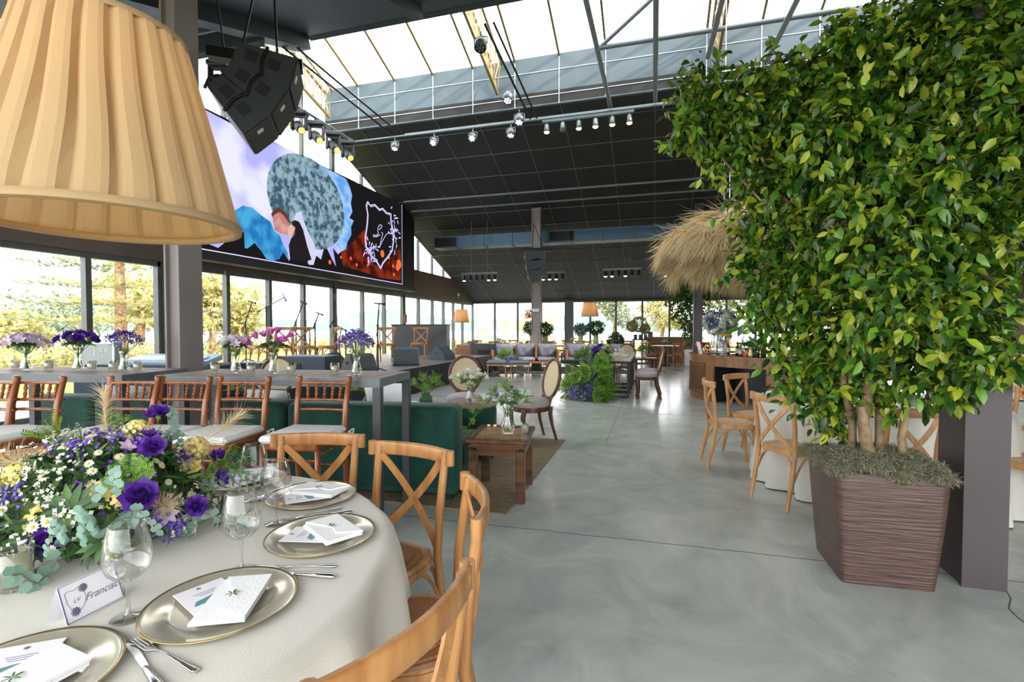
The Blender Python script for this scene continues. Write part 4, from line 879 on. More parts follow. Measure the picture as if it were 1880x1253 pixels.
mic_stand(579, 672, .95, RAD(16), 'short microphone stand with a steep boom in the middle of the stage', .25, el=1.2)
mic_stand(635, 672, .8, RAD(196), 'low boom microphone stand half hidden by the lavender bouquet', .35, el=.5)
mic_stand(694, 688, .9, RAD(16), 'straight thin microphone stand in front of the booth', .4, el=1.5)
def wedge(px, py, rz, label, m=None, s=1.0):
    p = G(px, py, SH_); t = thing('stage_monitor', label, 'loudspeaker', (p.x, p.y, SH_), rz, 'wedge stage monitors'); w = .5*s
    pr = [(-.26*s, 0), (.24*s, 0), (.26*s, .06*s), (.1*s, .33*s), (-.02*s, .36*s), (-.24*s, .14*s)]
    R = Matrix(((0, 0, 1), (1, 0, 0), (0, 1, 0))); b = MB(); b.prism(pr, -w/2, w/2, M=R); b.build('cabinet', m or m_spkg, t)
    b = MB(); q0 = Vector((0, .245*s, .08*s)); q1 = Vector((0, .115*s, .315*s)); dn = (q1-q0).normalized(); nn = Vector((0, dn.z, -dn.y))
    b.bar(q0+nn*.006, q1+nn*.006, w*.88, .012, up=nn); b.build('grille', m_grille, t)
    b = MB(); b.tube([(w/2, -.02, .16*s), (w/2+.012, 0, .2*s), (w/2, .06*s, .2*s)], .012, 6); b.tube([(-w/2, -.02, .16*s), (-w/2-.012, 0, .2*s), (-w/2, .06*s, .2*s)], .012, 6); b.build('handle', m_black, t); return t
wedge(745, 671, RAD(-150), 'large wedge monitor on the stage edge with its panel facing the chairs', s=1.15)
wedge(812, 661, RAD(80), 'smaller wedge monitor further along the stage edge', s=1.0)
wedge(660, 683, RAD(-120), 'wedge monitor behind the lavender bouquet at the stage edge', m_spk, s=1.0)
wedge(612, 676, RAD(100), 'wedge monitor lying further back beside the subwoofer', m_spk, s=.9)
def boxcab(px, py, z, w, d, h, rz, label, m, name='subwoofer', cat='loudspeaker'):
    p = G(px, py, z); t = thing(name, label, cat, (p.x, p.y, z), rz); b = MB(); b.box((0, 0, h/2), (w, d, h), bev=.01); b.build('cabinet', m, t)
    b = MB(); b.box((w/2+.004, 0, h/2), (.008, d*.9, h*.86)); b.build('grille', m_grille, t)
    b = MB(); b.box((-w*.15, -d/2-.004, h*.5), (w*.28, .006, h*.3)); b.build('handle_recess', m_black, t); return t
boxcab(570, 690, SH_, .85, .6, .36, RAD(10), 'large grey subwoofer box on the stage behind the tulips', m_spkg)
boxcab(468, 690, SH_, .6, .5, .24, RAD(6), 'flat black equipment box behind the lilac vase', m_spk, 'equipment_box', 'box')
bp = G(768, 655, SH_); t = thing('performer_booth', 'plain black performer booth on the stage by the windows', 'booth', (bp.x-.35, bp.y+.9, SH_), RAD(12)); b = MB(); b.box((0, 0, .47), (1.75, .5, .94)); b.build('front_panel', m_spk, t); b = MB(); b.box((0, .02, .955), (1.8, .55, .03)); b.build('top', m_black, t)
t = thing('amplifier_rack', 'black equipment rack with glowing amplifiers at the end of the stage', 'rack', (-5.3, 15.15, 0)); b = MB(); b.box((0, 0, .45), (.7, .7, .9)); b.build('case', m_spk, t)
b = MB()
for k in range(4): b.box((.1, -.36, .3+.12*k), (.4, .03, .09))
b.build('amplifiers', m_blackm, t)
# keyboard table at far left window
kp = Vector((-6.3, 5.0, 0)); t = thing('draped_table', 'table draped in dark blue cloth under the keyboard by the window', 'table', kp, RAD(12)); b = MB(); b.box((0, 0, .46), (1.9, .7, .92), bev=.02); b.build('cloth', mat('dark blue cloth', srgb(44, 58, 74), .85, col2=srgb(34, 46, 60), scale=4), t)
q = AX(172, 640, kp.x)
t = thing('flight_case', 'grey aluminium flight case panel with white letters standing on the draped table', 'case', (kp.x-.72, kp.y-.28, .921), RAD(12))
b = MB(); b.box((0, 0, .14), (.46, .12, .28)); b.build('panel', mat('grey case panel', srgb(160, 168, 166), .5), t); b = MB()
for a, c in (((-.235, -.062, 0), (-.235, -.062, .285)), ((.235, -.062, 0), (.235, -.062, .285)), ((-.235, -.062, .285), (.235, -.062, .285))): b.bar(a, c, .02)
b.build('aluminium_edge', m_silver, t)
for i, (ch, mir) in enumerate((('J', 1), ('R', -1), ('Y', 1))): textmesh(ch, .11, 'letter', m_white, t, Matrix.Translation((-.03+.08*i, -.064, .175)) @ Matrix.Rotation(pi/2, 4, 'X') @ Matrix.Scale(mir, 4, (1, 0, 0)), bold=.002)
t = thing('keyboard', 'silver blue electronic keyboard on a tilted lid by the left windows', 'keyboard', (kp.x+.25, kp.y-.05, .93), RAD(12))
b = MB(); b.box((0, 0, .05), (1.1, .36, .08), M=Matrix.Rotation(RAD(12), 3, 'X'), bev=.01); b.build('body', mat('pale blue metal', srgb(150, 172, 190), .3, .6), t)
b = MB(); b.box((0, -.08, .085), (1.0, .14, .02), M=Matrix.Rotation(RAD(12), 3, 'X')); b.build('keys', m_linen, t)
# ------------------------------------------------------------------ LED SCREEN
SX = -8.35; D0 = -8.62
s_r = AX(738, 450, SX).y; z0, z1 = AX(738, 522, SX).z, AX(738, 376, SX).z; YL = 7.25
sc = thing('led_screen', 'very large led video wall above the left windows showing a couple kissing', 'screen', (0, 0, 0))
b = MB(); b.box((SX-.2, (YL+s_r)/2+.45, (z0+z1)/2-.05), (.36, s_r-YL+1.0, z1-z0+.12)); b.box((SX-.08, (YL+s_r)/2+.45, z0-.14), (.3, s_r-YL+1.0, .12)); b.build('housing', m_black, sc)
def quadYZ(pts, x): return [(x, p.y, p.z) for p in pts]
def onscreen(cx, cy, x=SX):    # crop coordinates of the picture shown on the panel
    return AX(400+cx*.23945, 240+cy*.23945, x)
def poly(name, pts, m, k, par=sc):
    x = SX+.004+.0015*k; b = MB(); P = [onscreen(a, c) for a, c in pts]; b.add([(x, p.y, p.z) for p in P], [tuple(range(len(P)))[::-1]])
    bpy_o = b.build(name, m, par); return bpy_o
b = MB(); b.add([(SX+.002, YL, z0), (SX+.002, s_r, z0), (SX+.002, s_r, z1), (SX+.002, YL, z1)], [(0, 1, 2, 3)])
eb = emis('screen black', (.012, .011, .012, 1), 1); b.build('display', eb, sc)
rr = random.Random(5)
jag = [(-420, -330), (240, 20), (500, 120), (800, 270), (850, 300), (930, 340), (985, 375), (1010, 430), (1028, 500), (1018, 560), (1030, 625), (1005, 670), (1040, 690), (1020, 740), (1022, 800), (990, 860), (985, 910), (940, 930), (920, 950), (880, 900), (905, 1045), (870, 980), (820, 870), (790, 990), (755, 960), (700, 1030), (680, 1005), (560, 960), (545, 1000), (500, 930), (470, 985), (430, 1000), (400, 970), (370, 985), (350, 940), (320, 910), (280, 860), (240, 870), (225, 905), (205, 900), (200, 780), (150, 770), (100, 820), (0, 900), (-120, 850), (-420, 800)]
e_sky = emis('picture lilac sky', (.42, .42, .85, 1), 1.15, (.75, .74, .95, 1), .9); poly('picture_sky', jag, e_sky, 1)
poly('picture_blue_edge', [(770, 250), (850, 300), (930, 340), (985, 375), (1010, 430), (1028, 500), (1018, 560), (1030, 625), (1005, 670), (1040, 690), (1020, 740), (1022, 800), (990, 860), (985, 910), (940, 930), (900, 860), (960, 760), (940, 600), (890, 430)], emis('picture bright blue', (.12, .34, .8, 1), 1.1, (.35, .55, .95, 1), 3), 2)
# plain mottled round shape standing in for the landmark in the picture
cir = []
for k in range(40):
    a = 2*pi*k/40; cir.append((665+292*cos(a)+ (10 if cos(a) > 0 else 0), 545+ (350*sin(a)) + .42*292*cos(a)))
e_dome = emis('picture dome', (.05, .1, .15, 1), 1.1, (.28, .42, .5, 1), 7); poly('picture_round_shape', cir, e_dome, 3)
poly('picture_blue_jacket', [(125, 615), (190, 575), (260, 590), (330, 650), (400, 700), (430, 770), (470, 800), (500, 880), (530, 930), (545, 1000), (500, 930), (470, 985), (430, 1000), (370, 985), (320, 910), (280, 860), (225, 905), (205, 900), (200, 780), (150, 770), (100, 820), (0, 800), (60, 660)], emis('picture blue cloth', (.02, .2, .52, 1), 1, (.07, .42, .75, 1), 2.5), 4)
poly('picture_face', [(415, 640), (440, 600), (480, 610), (530, 670), (550, 720), (560, 780), (530, 800), (480, 790), (430, 760), (420, 700)], emis('picture skin', (.55, .22, .18, 1), 1, (.75, .38, .32, 1), 4), 5)
poly('picture_short_hair', [(405, 640), (430, 600), (470, 592), (520, 630), (552, 700), (545, 715), (500, 650), (470, 625), (430, 645), (415, 665)], emis('picture brown hair', (.12, .05, .04, 1), 1), 6)
poly('picture_other_face', [(535, 740), (560, 720), (590, 740), (585, 800), (560, 830), (535, 800)], emis('picture skin two', (.8, .5, .42, 1), 1), 6)
poly('picture_dark_hair', [(560, 700), (600, 685), (640, 710), (665, 790), (700, 900), (720, 1000), (690, 1010), (550, 990), (540, 880), (560, 820), (585, 760)], emis('picture dark hair', (.02, .015, .02, 1), 1), 6)
poly('picture_white_veil', [(575, 680), (600, 630), (635, 615), (650, 680), (690, 780), (740, 880), (750, 960), (730, 1030), (700, 1030), (685, 1000), (715, 990), (680, 880), (650, 760), (620, 700)], emis('picture veil', (.62, .66, .85, 1), 1.05), 7)
poly('picture_red_glow', [(940, 930), (1040, 850), (1120, 760), (1150, 820), (1130, 900), (1190, 1020), (1250, 1060), (1330, 980), (1400, 880), (1400, 1150), (1250, 1130), (1100, 1080), (960, 1040)], emis('picture dark red', (.06, .008, .006, 1), 1, (.25, .03, .012, 1), 2.5), 2)
bk_ = emis('picture orange light', (.9, .16, .03, 1), 1.1)
b = MB(); R = Matrix(((0, 0, 1), (1, 0, 0), (0, 1, 0)))
for cx, cy, r in ((162, 795, .05), (940, 972, .04), (1015, 980, .05), (1258, 945, .12), (1385, 1025, .16), (1375, 1050, .12), (1310, 975, .05), (1340, 1040, .06), (1348, 1105, .06), (855, 1010, .06), (1060, 1030, .05)):
    p = onscreen(cx, cy); b.disc((SX+.016, p.y, p.z), r, 14, M=R)
b.build('picture_lights', bk_, sc)
e_li = emis('picture white lilac line', (.75, .68, 1, 1), 1.2)
def strokes(name, lines, w, k=8, m=e_li):
    b = MB(); x = SX+.004+.0015*k
    for L in lines:
        P = [onscreen(a, c) for a, c in L]
        for p, q in zip(P[:-1], P[1:]): b.bar((x, p.y, p.z), (x, q.y, q.z), .003, w, up=Vector((1, 0, 0)).cross((q-p).normalized()) if (q-p).length else (0, 0, 1))
    b.build(name, m, sc)
sh = [(1145, 545), (1165, 575), (1200, 568), (1235, 605), (1262, 598), (1290, 630), (1325, 640), (1325, 690), (1340, 760), (1345, 850), (1335, 920), (1300, 975), (1262, 1020), (1245, 1060), (1215, 1010), (1170, 960), (1130, 890), (1125, 820), (1140, 720), (1145, 640), (1133, 575), (1145, 545)]
strokes('crest_outline', [sh], .035); strokes('crest_inner_outline', [[(1235+(a-1235)*.94, 800+(c-800)*.95) for a, c in sh]], .012)
strokes('script_letter_l', [[(1232, 760), (1250, 745), (1255, 730), (1240, 722), (1225, 740), (1222, 770), (1228, 790), (1212, 805), (1190, 800), (1188, 812), (1210, 815), (1240, 800)]], .02)
strokes('script_letter_v', [[(1250, 780), (1262, 790), (1250, 830), (1240, 885), (1262, 840), (1285, 800), (1305, 785), (1318, 790)]], .018)
strokes('screen_border', [[(1408, 568), (1411, 1178)], [(1411, 1178), (0, 930), (-420, 857)]], .02)
b = MB()
e_fl = emis('picture lilac flowers', (.35, .3, .85, 1), 1.2, (.8, .78, 1, 1), 14)
for c0_, c1_, n in (((1345, 780), (28, 95), 34), ((1175, 910), (45, 70), 34)):
    for k in range(n):
        p = onscreen(c0_[0]+rr.gauss(0, c1_[0]*.6), c0_[1]+rr.gauss(0, c1_[1]*.6)); a = rr.uniform(0, 6.28)
        b.leaf((SX+.018, p.y, p.z), (0, cos(a), sin(a)), (1, 0, 0), rr.uniform(.12, .25), .05, 0, 0)
b.build('crest_flowers', e_fl, sc)
# ------------------------------------------------------------------ LOUDSPEAKER ARRAYS
def line_array(label, loc, yaw, s, tilts, cable_top):
    t = thing('line_array', label, 'loudspeaker', loc, yaw); P = Vector((.27*s, 0, 0))
    # local: x = front direction, y = across, hanging down from the origin
    for i, a in enumerate(tilts):
        R = Matrix.Rotation(a, 3, 'Y'); c = P + R @ (Vector((-.27, 0, -.165))*s); P = c + R @ (Vector((.27, 0, -.167))*s)
        vs = [(-.27, -.3, -.1), (.27, -.3, -.165), (.27, .3, -.165), (-.27, .3, -.1), (-.27, -.3, .1), (.27, -.3, .165), (.27, .3, .165), (-.27, .3, .1)]
        b = MB(); b.add([c + R @ (Vector(v)*s) for v in vs], [(0, 3, 2, 1), (4, 5, 6, 7), (0, 1, 5, 4), (1, 2, 6, 5), (2, 3, 7, 6), (3, 0, 4, 7)])
        cab = b.build('cabinet', m_spk, t)
        b = MB(); b.box(c + R @ Vector((.278*s, 0, 0)), (.02*s, .56*s, .3*s), M=R); b.build('grille', m_grille, cab)
        b = MB(); b.box(c + R @ Vector((.29*s, -.17*s, 0)), (.006*s, .07*s, .07*s), M=R); b.build('badge', m_linen, cab)
        for xx in (-.12, .09): b = MB(); b.box(c + R @ Vector((xx*s, -.301*s, .01*s)), (.11*s, .01, .11*s), M=R); b.build('rigging_recess', m_black, cab)
        b = MB(); b.tube([c + R @ Vector((.0, -.315*s, .15*s)), c + R @ Vector((-.02*s, -.33*s, 0)), c + R @ Vector((.01, -.315*s, -.15*s))], .014*s, 6); b.build('rigging_link', m_blackm, cab)
        if i == len(tilts)-1:
            b = MB(); b.tube([c + R @ Vector((-.27*s, -.2*s, .08*s)), c + R @ Vector((-.36*s, -.2*s, .0)), c + R @ Vector((-.3*s, -.2*s, -.12*s))], .016*s, 6); b.build('handle', m_black, cab)
    b = MB(); b.box((-.15*s, 0, .06), (.9*s, .12, .1)); b.tube([(.05, 0, .1), (0, 0, cable_top)], .012, 6); b.tube([(-.3*s, 0, .1), (0, 0, cable_top)], .01, 6)
    b.tube([(-.45*s, 0, .1), (-.5, 0, cable_top*.5), (-.3, 0, cable_top)], .008, 6); b.build('rigging_frame', m_blackm, t); return t
p = AD(500, 126, 5.0); line_array('large curved black loudspeaker array hanging near the ceiling at upper left', p, RAD(34), .96, [RAD(15), RAD(31), RAD(47)], zn(p.y)-p.z-.05)
p = AD(980, 462, 15.7); line_array('small curved loudspeaker array hanging on the far column', p, RAD(200), 1.0, [RAD(4), RAD(8), RAD(16)], .9)
# ------------------------------------------------------------------ PIPES, TRUSSES, SPOTLIGHTS
m_pipe = mat('grey pipe', srgb(110, 122, 128), .4, .4)
m_truss = mat('truss steel in sunlit gold', srgb(150, 132, 92), .45, .3)  # gold of the sunlight put into the truss colour
def pipe(name, label, p, q, r=.028, m=None, cat='pipe', group='lighting pipes under the roof'):
    t = thing(name, label, cat, p, group=group); b = MB(); b.tube([(0, 0, 0), Vector(q)-Vector(p)], r, 8); b.build('tube', m or m_pipe, t); return t
zp = 6.3; A = G(640, 262, zp); PX = -7.6; PY = A.y
pipe('lighting_pipe', 'long horizontal lighting pipe carrying the cool white spots', (PX, PY, zp), (9.5, PY, zp))
pipe('lighting_pipe', 'second horizontal pipe just above and behind the one with the spots', (-6.3, PY+.35, zp+.18), (9.5, PY+.35, zp+.18))
pipe('lighting_pipe', 'pipe along the left wall carrying the yellow moving heads', (PX, 7.2, zp), (PX, PY, zp), .03)
a = G(712, 250, zp); pipe('lighting_pipe', 'long pipe running toward the camera above the curved loudspeaker array', (a.x, 7.25, zp+.25), (a.x, PY+.3, zp+.1), .022, m_blackm)
pipe('lighting_pipe', 'twin of the long pipe above the curved loudspeaker array', (a.x+.14, 7.25, zp+.33), (a.x+.14, PY+.3, zp+.18), .022, m_blackm)
a = G(968, 218, zp); pipe('lighting_pipe', 'long pipe with three spots running toward the camera at the picture centre', (a.x, 8.25, zp+.42), (a.x, PY+.3, zp+.1), .025, m_blackm)
pipe('lighting_pipe', 'thin twin of the central long pipe with three spots', (a.x+.16, 8.25, zp+.42), (a.x+.16, PY+.3, zp+.1), .022, m_blackm)
for (u, v), lb in (((1121, 196), 'grey roof pipe descending left of the right-hand ficus, second from centre'), ((1203, 186), 'grey roof pipe descending just left of the ficus crown'), ((1300, 105), 'grey roof pipe passing behind the top of the ficus crown'), ((1395, 138), 'grey roof pipe farthest right behind the ficus top')):
    a = G(u, v, zp+.1); pipe('roof_pipe', lb, (a.x, 6.9, zp-.2), (a.x, min(a.y, 11.6), zp+.1), .045, m_pipe, group='roof pipes at upper right')
a = AY(1100, 88, 10.6); c = AY(1560, 11, 10.6); pipe('roof_pipe', 'long crosswise roof tube beneath the skylight at upper right', a, (c.x, 10.6, a.z), .05, m_pipe, group='roof tubes under the skylight')
c = AY(1200, -5, 10.2); pipe('roof_pipe', 'diagonal roof strut rising right under the skylight', a, c, .045, m_pipe, group='roof tubes under the skylight')
def truss(label, x):
    t = thing('roof_truss', label, 'truss', (x, 0, 0), group='bronze roof trusses'); b = MB(); N = 9
    ys = [11.85-i*(3.0/N) for i in range(N+1)]; zt = lambda y: 8.02+.37*(11.9-y) if y > 9.95 else 8.74; zb = lambda y: 7.25+.30*(11.9-y)
    zt = lambda y: 7.95+.37*(11.9-y)*.98
    for ox in (-.12, .12): b.bar((ox, ys[0], zt(ys[0])), (ox, ys[-1], min(zt(ys[-1]), 9.0)), .05, .06)
    b.bar((0, ys[0], zb(ys[0])), (0, ys[-1], zb(ys[-1])), .06, .07); b.build('chords', m_truss, t); b = MB()
    for i in range(N):
        for ox in (-.12, .12): b.bar((0, ys[i], zb(ys[i])), (ox, (ys[i]+ys[i+1])/2, min(9, zt((ys[i]+ys[i+1])/2))), .025); b.bar((ox, (ys[i]+ys[i+1])/2, min(9, zt((ys[i]+ys[i+1])/2))), (0, ys[i+1], zb(ys[i+1])), .025)
    b.build('web_bars', m_truss, t)
truss('sunlit-gold lattice roof truss beside the left wall, above the loudspeaker array', -8.7); truss('sunlit-gold lattice roof truss near the top centre of the picture', -3.8); truss('sunlit-gold lattice roof truss above the ficus crown', 1.32)
def moving_head(loc, rz, label):
    t = thing('moving_head_light', label, 'stage light', loc, rz, 'moving head lights along the left wall')
    b = MB(); b.box((0, 0, -.1), (.36, .26, .1), bev=.02); b.box((0, 0, -.03), (.08, .1, .06)); b.build('base', m_spk, t)
    b = MB()
    for s in (-1, 1): b.box((s*.15, 0, -.3), (.06, .14, .34), bev=.02)
    b.box((0, 0, -.155), (.34, .12, .05))
    b.build('yoke', m_spk, t)
    R = Matrix.Rotation(RAD(-38), 3, 'Y') @ Matrix.Rotation(RAD(-38), 3, 'X'); c = Vector((0, 0, -.4))
    b = MB(); b.lathe([(0, .2), (.08, .19), (.115, .08), (.105, -.1), (.085, -.2), (.075, -.2)], 14, c=c, M=R); hd = b.build('head', m_spk, t)
    b = MB(); b.disc(c + R @ Vector((0, 0, -.195)), .072, 14, M=R, flip=True); b.build('lens', emis('amber lens', (1, .72, .12, 1), 2.2), hd); return t
mh = None
for k, (u, v) in enumerate([(402, 114), (428, 128), (520, 196), (549, 211), (581, 231), (612, 250), (639, 263)]):
    p = AX(u, v, PX); lb = 'black moving head light with amber lens, ' + ['behind the big lampshade edge', 'just left of the loudspeaker array', 'peeking from behind the loudspeaker array', 'first right of the loudspeaker array', 'second right of the loudspeaker array', 'third right of the loudspeaker array', 'at the corner of the lighting pipes'][k]
    if mh is None: mh = moving_head((PX, p.y, zp-.03), RAD(20), lb)
    else: dup(mh, (PX, p.y, zp-.03), RAD(20+5*(k % 3)), lb)
def par(loc, rz, label, lens, m=None, group='round led spots under the lighting pipes', s=1.0, tilt=.5):
    t = thing('spotlight', label, 'spotlight', loc, rz, group); m = m or m_pipe
    b = MB(); b.tube([(0, 0, 0), (0, 0, -.08)], .012, 6); b.tube([(-.11, 0, -.2), (-.11, 0, -.1), (0, 0, -.07), (.11, 0, -.1), (.11, 0, -.2)], .01, 6); b.build('bracket', m, t)
    R = Matrix.Rotation(tilt, 3, 'X'); c = Vector((0, 0, -.2)); b = MB(); b.lathe([(0, .1), (.07, .09), (.1, .03), (.1, -.09), (.09, -.09)], 16, c=c, M=R); b.build('can', m, t)
    b = MB(); R2 = R
    for k in range(7):
        a = k*pi/3; q = Vector((0, 0, -.085)) if k == 6 else Vector((.055*cos(a), .055*sin(a), -.085)); b.disc(c+R @ q, .022, 8, M=R, flip=True)
    b.build('lens', lens, t); t.scale = (s, s, s); return t
for k, (u, lit) in enumerate([(725, 0), (797, 1), (868, 1), (938, 0)]): 
    p = AY(u, 235, PY); par((p.x, PY, zp-.03), 0, ['led spot hanging at the left end of the long pipe', 'bright round led spot, second on the long pipe', 'bright round led spot, third on the long pipe', 'tilted led spot, rightmost on the long pipe'][k], m_bulbw, tilt=-.9 if lit else -.3)
ax_ = G(968, 218, zp).x
for k, y in enumerate((8.3, 10.0, 10.9)):
    par((ax_-.1, y, zp+.45-.4*(y-7.2)/4), 0, ['led spot hanging high under the skylight by the central pipe', 'led spot in front of the bulkhead panels on the central pipe', 'led spot at the lower end of the central pipe'][k], m_bulbw if k else m_pipe, tilt=-.4, s=1.1)
def track(label, p, n, L, lit, seedl, rz=0, s=1.0):
    t = thing('track_light', label, 'track light', p, rz, 'track lights with amber lamps'); b = MB(); b.box((0, 0, 0), (L, .06, .05)); b.build('track', m_pipe, t)
    for k in range(n):
        x = -L/2+.1+(L-.2)*k/(n-1); b = MB(); b.tube([(x, 0, -.02), (x, 0, -.1)], .015, 6); b.lathe([(0, .11), (.05, .1), (.055, 0), (.07, -.07), (.065, -.07)], 12, c=(x, 0, -.18)); h = b.build('lamp_head', m_pipe if s == 1 else m_blackm, t)
        b = MB(); b.disc((x, 0, -.245), .062, 12, flip=True); b.lathe([(.01, -.285), (.05, -.27), (.062, -.245)], 10, c=(x, 0, 0)); b.build('lamp', m_bulb2 if k in lit else m_pipe, h)
    return t
p = AY(1078, 214, PY-.2); track('track of six small lamps hanging below the long pipes, right of centre', (p.x, PY-.2, p.z), 6, 2.05, (0, 2, 3, 4, 5), 1)
for px, py, d, n, lit, lb in ((880, 502, 17.5, 6, (0, 4, 5), 'distant track of spots left of the far loudspeaker array'), (1015, 500, 17.5, 4, (0, 1, 2), 'distant track of spots right of the far loudspeaker array'), (1142, 494, 17.5, 6, (0, 1, 3), 'distant track of spots left of the thatched canopy'), (1253, 493, 17.2, 6, (0, 1, 2, 3, 4, 5), 'distant track of spots seen under the thatched canopy')):
    p = AD(px, py, d); t_ = track(lb, p, n, 70/900*d*n/6, lit, 1, s=.9); b = MB(); b.tube([(-.3, 0, 0), (-.3, 0, zc(p.y)-p.z)], .012, 5); b.tube([(.3, 0, 0), (.3, 0, zc(p.y)-p.z)], .012, 5); b.build('hanger', m_pipe, t_)
# duct
m_duct = mat('blue grey sheet metal', srgb(74, 98, 116), .4, .5)
DY = 16.5; l0 = AY(792, 447, DY); r0 = AY(1330, 410, DY); zd = 4.3
t = thing('ventilation_duct', 'long blue grey ventilation duct crossing under the dark ceiling', 'duct', (0, DY, zd)); t.location.y += .25
b = MB(); xl = l0.x; b.box(((xl+3.3)/2, .25, .26), (3.3-xl, .55, .42)); b.build('casing', m_duct, t); b = MB()
for k in range(8): b.box((xl+.9+1.05*k, .25, .26), (.03, .6, .47))
b.build('flanges', m_duct, t)
for x in (xl+.45, -3.05): b = MB(); b.box((x, -.035, .26), (.85, .03, .32)); [b.box((x-.38+.06*j, -.055, .26), (.012, .02, .28)) for j in range(13)]; b.build('grille', m_blackm, t)
for y, z in ((14.6, 5.55), (15.1, 5.35)): pipe('ceiling_pipe', 'thin service pipe across the dark ceiling, ' + ('upper' if y < 15 else 'lower') + ' of the pair above the duct', (-7.9, y, z), (4, y, z), .035, m_pipe, group='service pipes')
for xx in (-7.2,): pass
# ------------------------------------------------------------------ BIG FICUS IN A PLANTER
m_leafF = mat('glossy ficus leaves', srgb(70, 110, 36), .28, trans=.28, spec=.6, island=[srgb(30, 60, 24), srgb(46, 86, 30), srgb(72, 118, 36), srgb(110, 152, 44), srgb(176, 182, 56), srgb(58, 98, 34)])
m_leafF2 = mat('ficus leaves in distance', srgb(60, 96, 40), .45, trans=.2, island=[srgb(40, 74, 34), srgb(74, 112, 44), srgb(104, 140, 58)])
LV = np.array([(0, 0, 0), (.33, -.95, .15), (.33, 0, 0), (.33, .95, .15), (.7, -.8, .15), (.7, 0, 0), (.7, .8, .15), (1, 0, 0)])
LF = [(0, 1, 2), (0, 2, 3), (1, 4, 5, 2), (2, 5, 6, 3), (4, 7, 5), (5, 7, 6)]
def leaf_cloud(pts, dirs, L, Wd, bend, name, m, parent):
    n = len(pts); d = dirs/np.linalg.norm(dirs, axis=1)[:, None]; up = rng.normal(0, .5, (n, 3)) + np.array([0, 0, 1.0]); up -= d*(up*d).sum(1)[:, None]; up /= np.linalg.norm(up, axis=1)[:, None]+1e-9; sd = np.cross(d, up)
    L = L[:, None, None]; t = LV[None, :, 0:1]; w = LV[None, :, 1:2]; u = LV[None, :, 2:3]; Wd = Wd[:, None, None]
    V = pts[:, None, :] + d[:, None, :]*L*t + sd[:, None, :]*Wd*w/2 + up[:, None, :]*(u*Wd - bend*L*t*t)
    V = V.reshape(-1, 3); me = bpy.data.meshes.new(name); nf = len(LF); loops = []; starts = []; tot = 0; base = [i for f in LF for i in f]; sizes = [len(f) for f in LF]
    lo = (np.array(base)[None, :] + (np.arange(n)*8)[:, None]).ravel(); sz = np.tile(sizes, n); st_ = np.concatenate([[0], np.cumsum(sz)[:-1]])
    me.vertices.add(len(V)); me.vertices.foreach_set('co', V.ravel()); me.loops.add(len(lo)); me.loops.foreach_set('vertex_index', lo.astype(np.int32)); me.polygons.add(len(sz)); me.polygons.foreach_set('loop_start', st_.astype(np.int32)); me.polygons.foreach_set('loop_total', sz.astype(np.int32))
    me.polygons.foreach_set('use_smooth', np.ones(len(sz), bool)); me.materials.append(m); me.update(calc_edges=True); me.validate(); o = bpy.data.objects.new(name, me); COL.objects.link(o); o.parent = parent; return o
def crown(blobs, n, L, name, m, parent, droop=.45, wr=.48, clump=.10, shell=.55):
    vol = np.array([b_[3]*b_[4]*b_[5] for b_ in blobs])**.75; vol /= vol.sum(); P = []; D = []
    nc = n//9
    idx = rng.choice(len(blobs), nc, p=vol)
    for i in idx:
        x, y, z, rx, ry, rz = blobs[i]; v = rng.normal(0, 1, 3); v /= np.linalg.norm(v); q = (shell + (1-shell)*rng.random())*(1.0 if rng.random() < .82 else rng.random()); c = np.array([x, y, z]) + v*q*np.array([rx, ry, rz])
        tw = v*.8 + rng.normal(0, .5, 3) + np.array([0, 0, -droop*.5]); tw /= np.linalg.norm(tw); m_ = rng.integers(6, 13)
        for k in range(m_):
            p = c + tw*(k/m_-.5)*clump*2 + rng.normal(0, clump*.12, 3); dd = tw*.6 + rng.normal(0, .75, 3) + np.array([0, 0, -droop]); P.append(p); D.append(dd)
    P = np.array(P); D = np.array(D); LL = L*rng.uniform(.65, 1.2, len(P)); return leaf_cloud(P, D, LL, LL*wr, .25, name, m, parent)
pl0, pl1, pl2 = G(1545, 1070), G(1720, 1088), G(1493, 1003)
T = thing('ficus_planter', 'tall square tapered planter, scratched dark brown, standing by the dark column at right', 'planter', (0, 0, 0))
m_pot = mat('scratched brown planter', srgb(90, 66, 58), .33, col2=srgb(68, 50, 45), scale=3, stretch=(1.2, 1.2, 30), bump=.7, bscale=3)
_n = m_pot.node_tree.nodes; _l = m_pot.node_tree.links; _no = _n.new('ShaderNodeTexNoise'); _no.inputs['Scale'].default_value = 9; _no.inputs['Detail'].default_value = 2; _tc = _n.new('ShaderNodeTexCoord')
_cr = _n.new('ShaderNodeValToRGB'); _cr.color_ramp.elements[0].position = .71; _cr.color_ramp.elements[1].position = .76; _mx = _n.new('ShaderNodeMixRGB'); _mx.inputs[2].default_value = srgb(90, 104, 128)
_bc = _n['Principled BSDF'].inputs['Base Color'].links[0].from_socket
_l.new(_tc.outputs['Object'], _no.inputs[0]); _l.new(_no.outputs['Fac'], _cr.inputs[0]); _l.new(_cr.outputs[0], _mx.inputs[0]); _l.new(_bc, _mx.inputs[1]); _l.new(_mx.outputs[0], _n['Principled BSDF'].inputs['Base Color'])
bx, by = pl1.x-pl0.x, pl2.y-pl0.y
b0 = [(pl0.x, pl0.y), (pl1.x, pl0.y+.02), (pl1.x+.0, pl0.y+.46), (pl0.x-.0, pl0.y+.46)]; cx = sum(q[0] for q in b0)/4; cy = sum(q[1] for q in b0)/4
RH = .62; top = [(cx+(q[0]-cx)*1.2, cy+(q[1]-cy)*1.22) for q in b0]
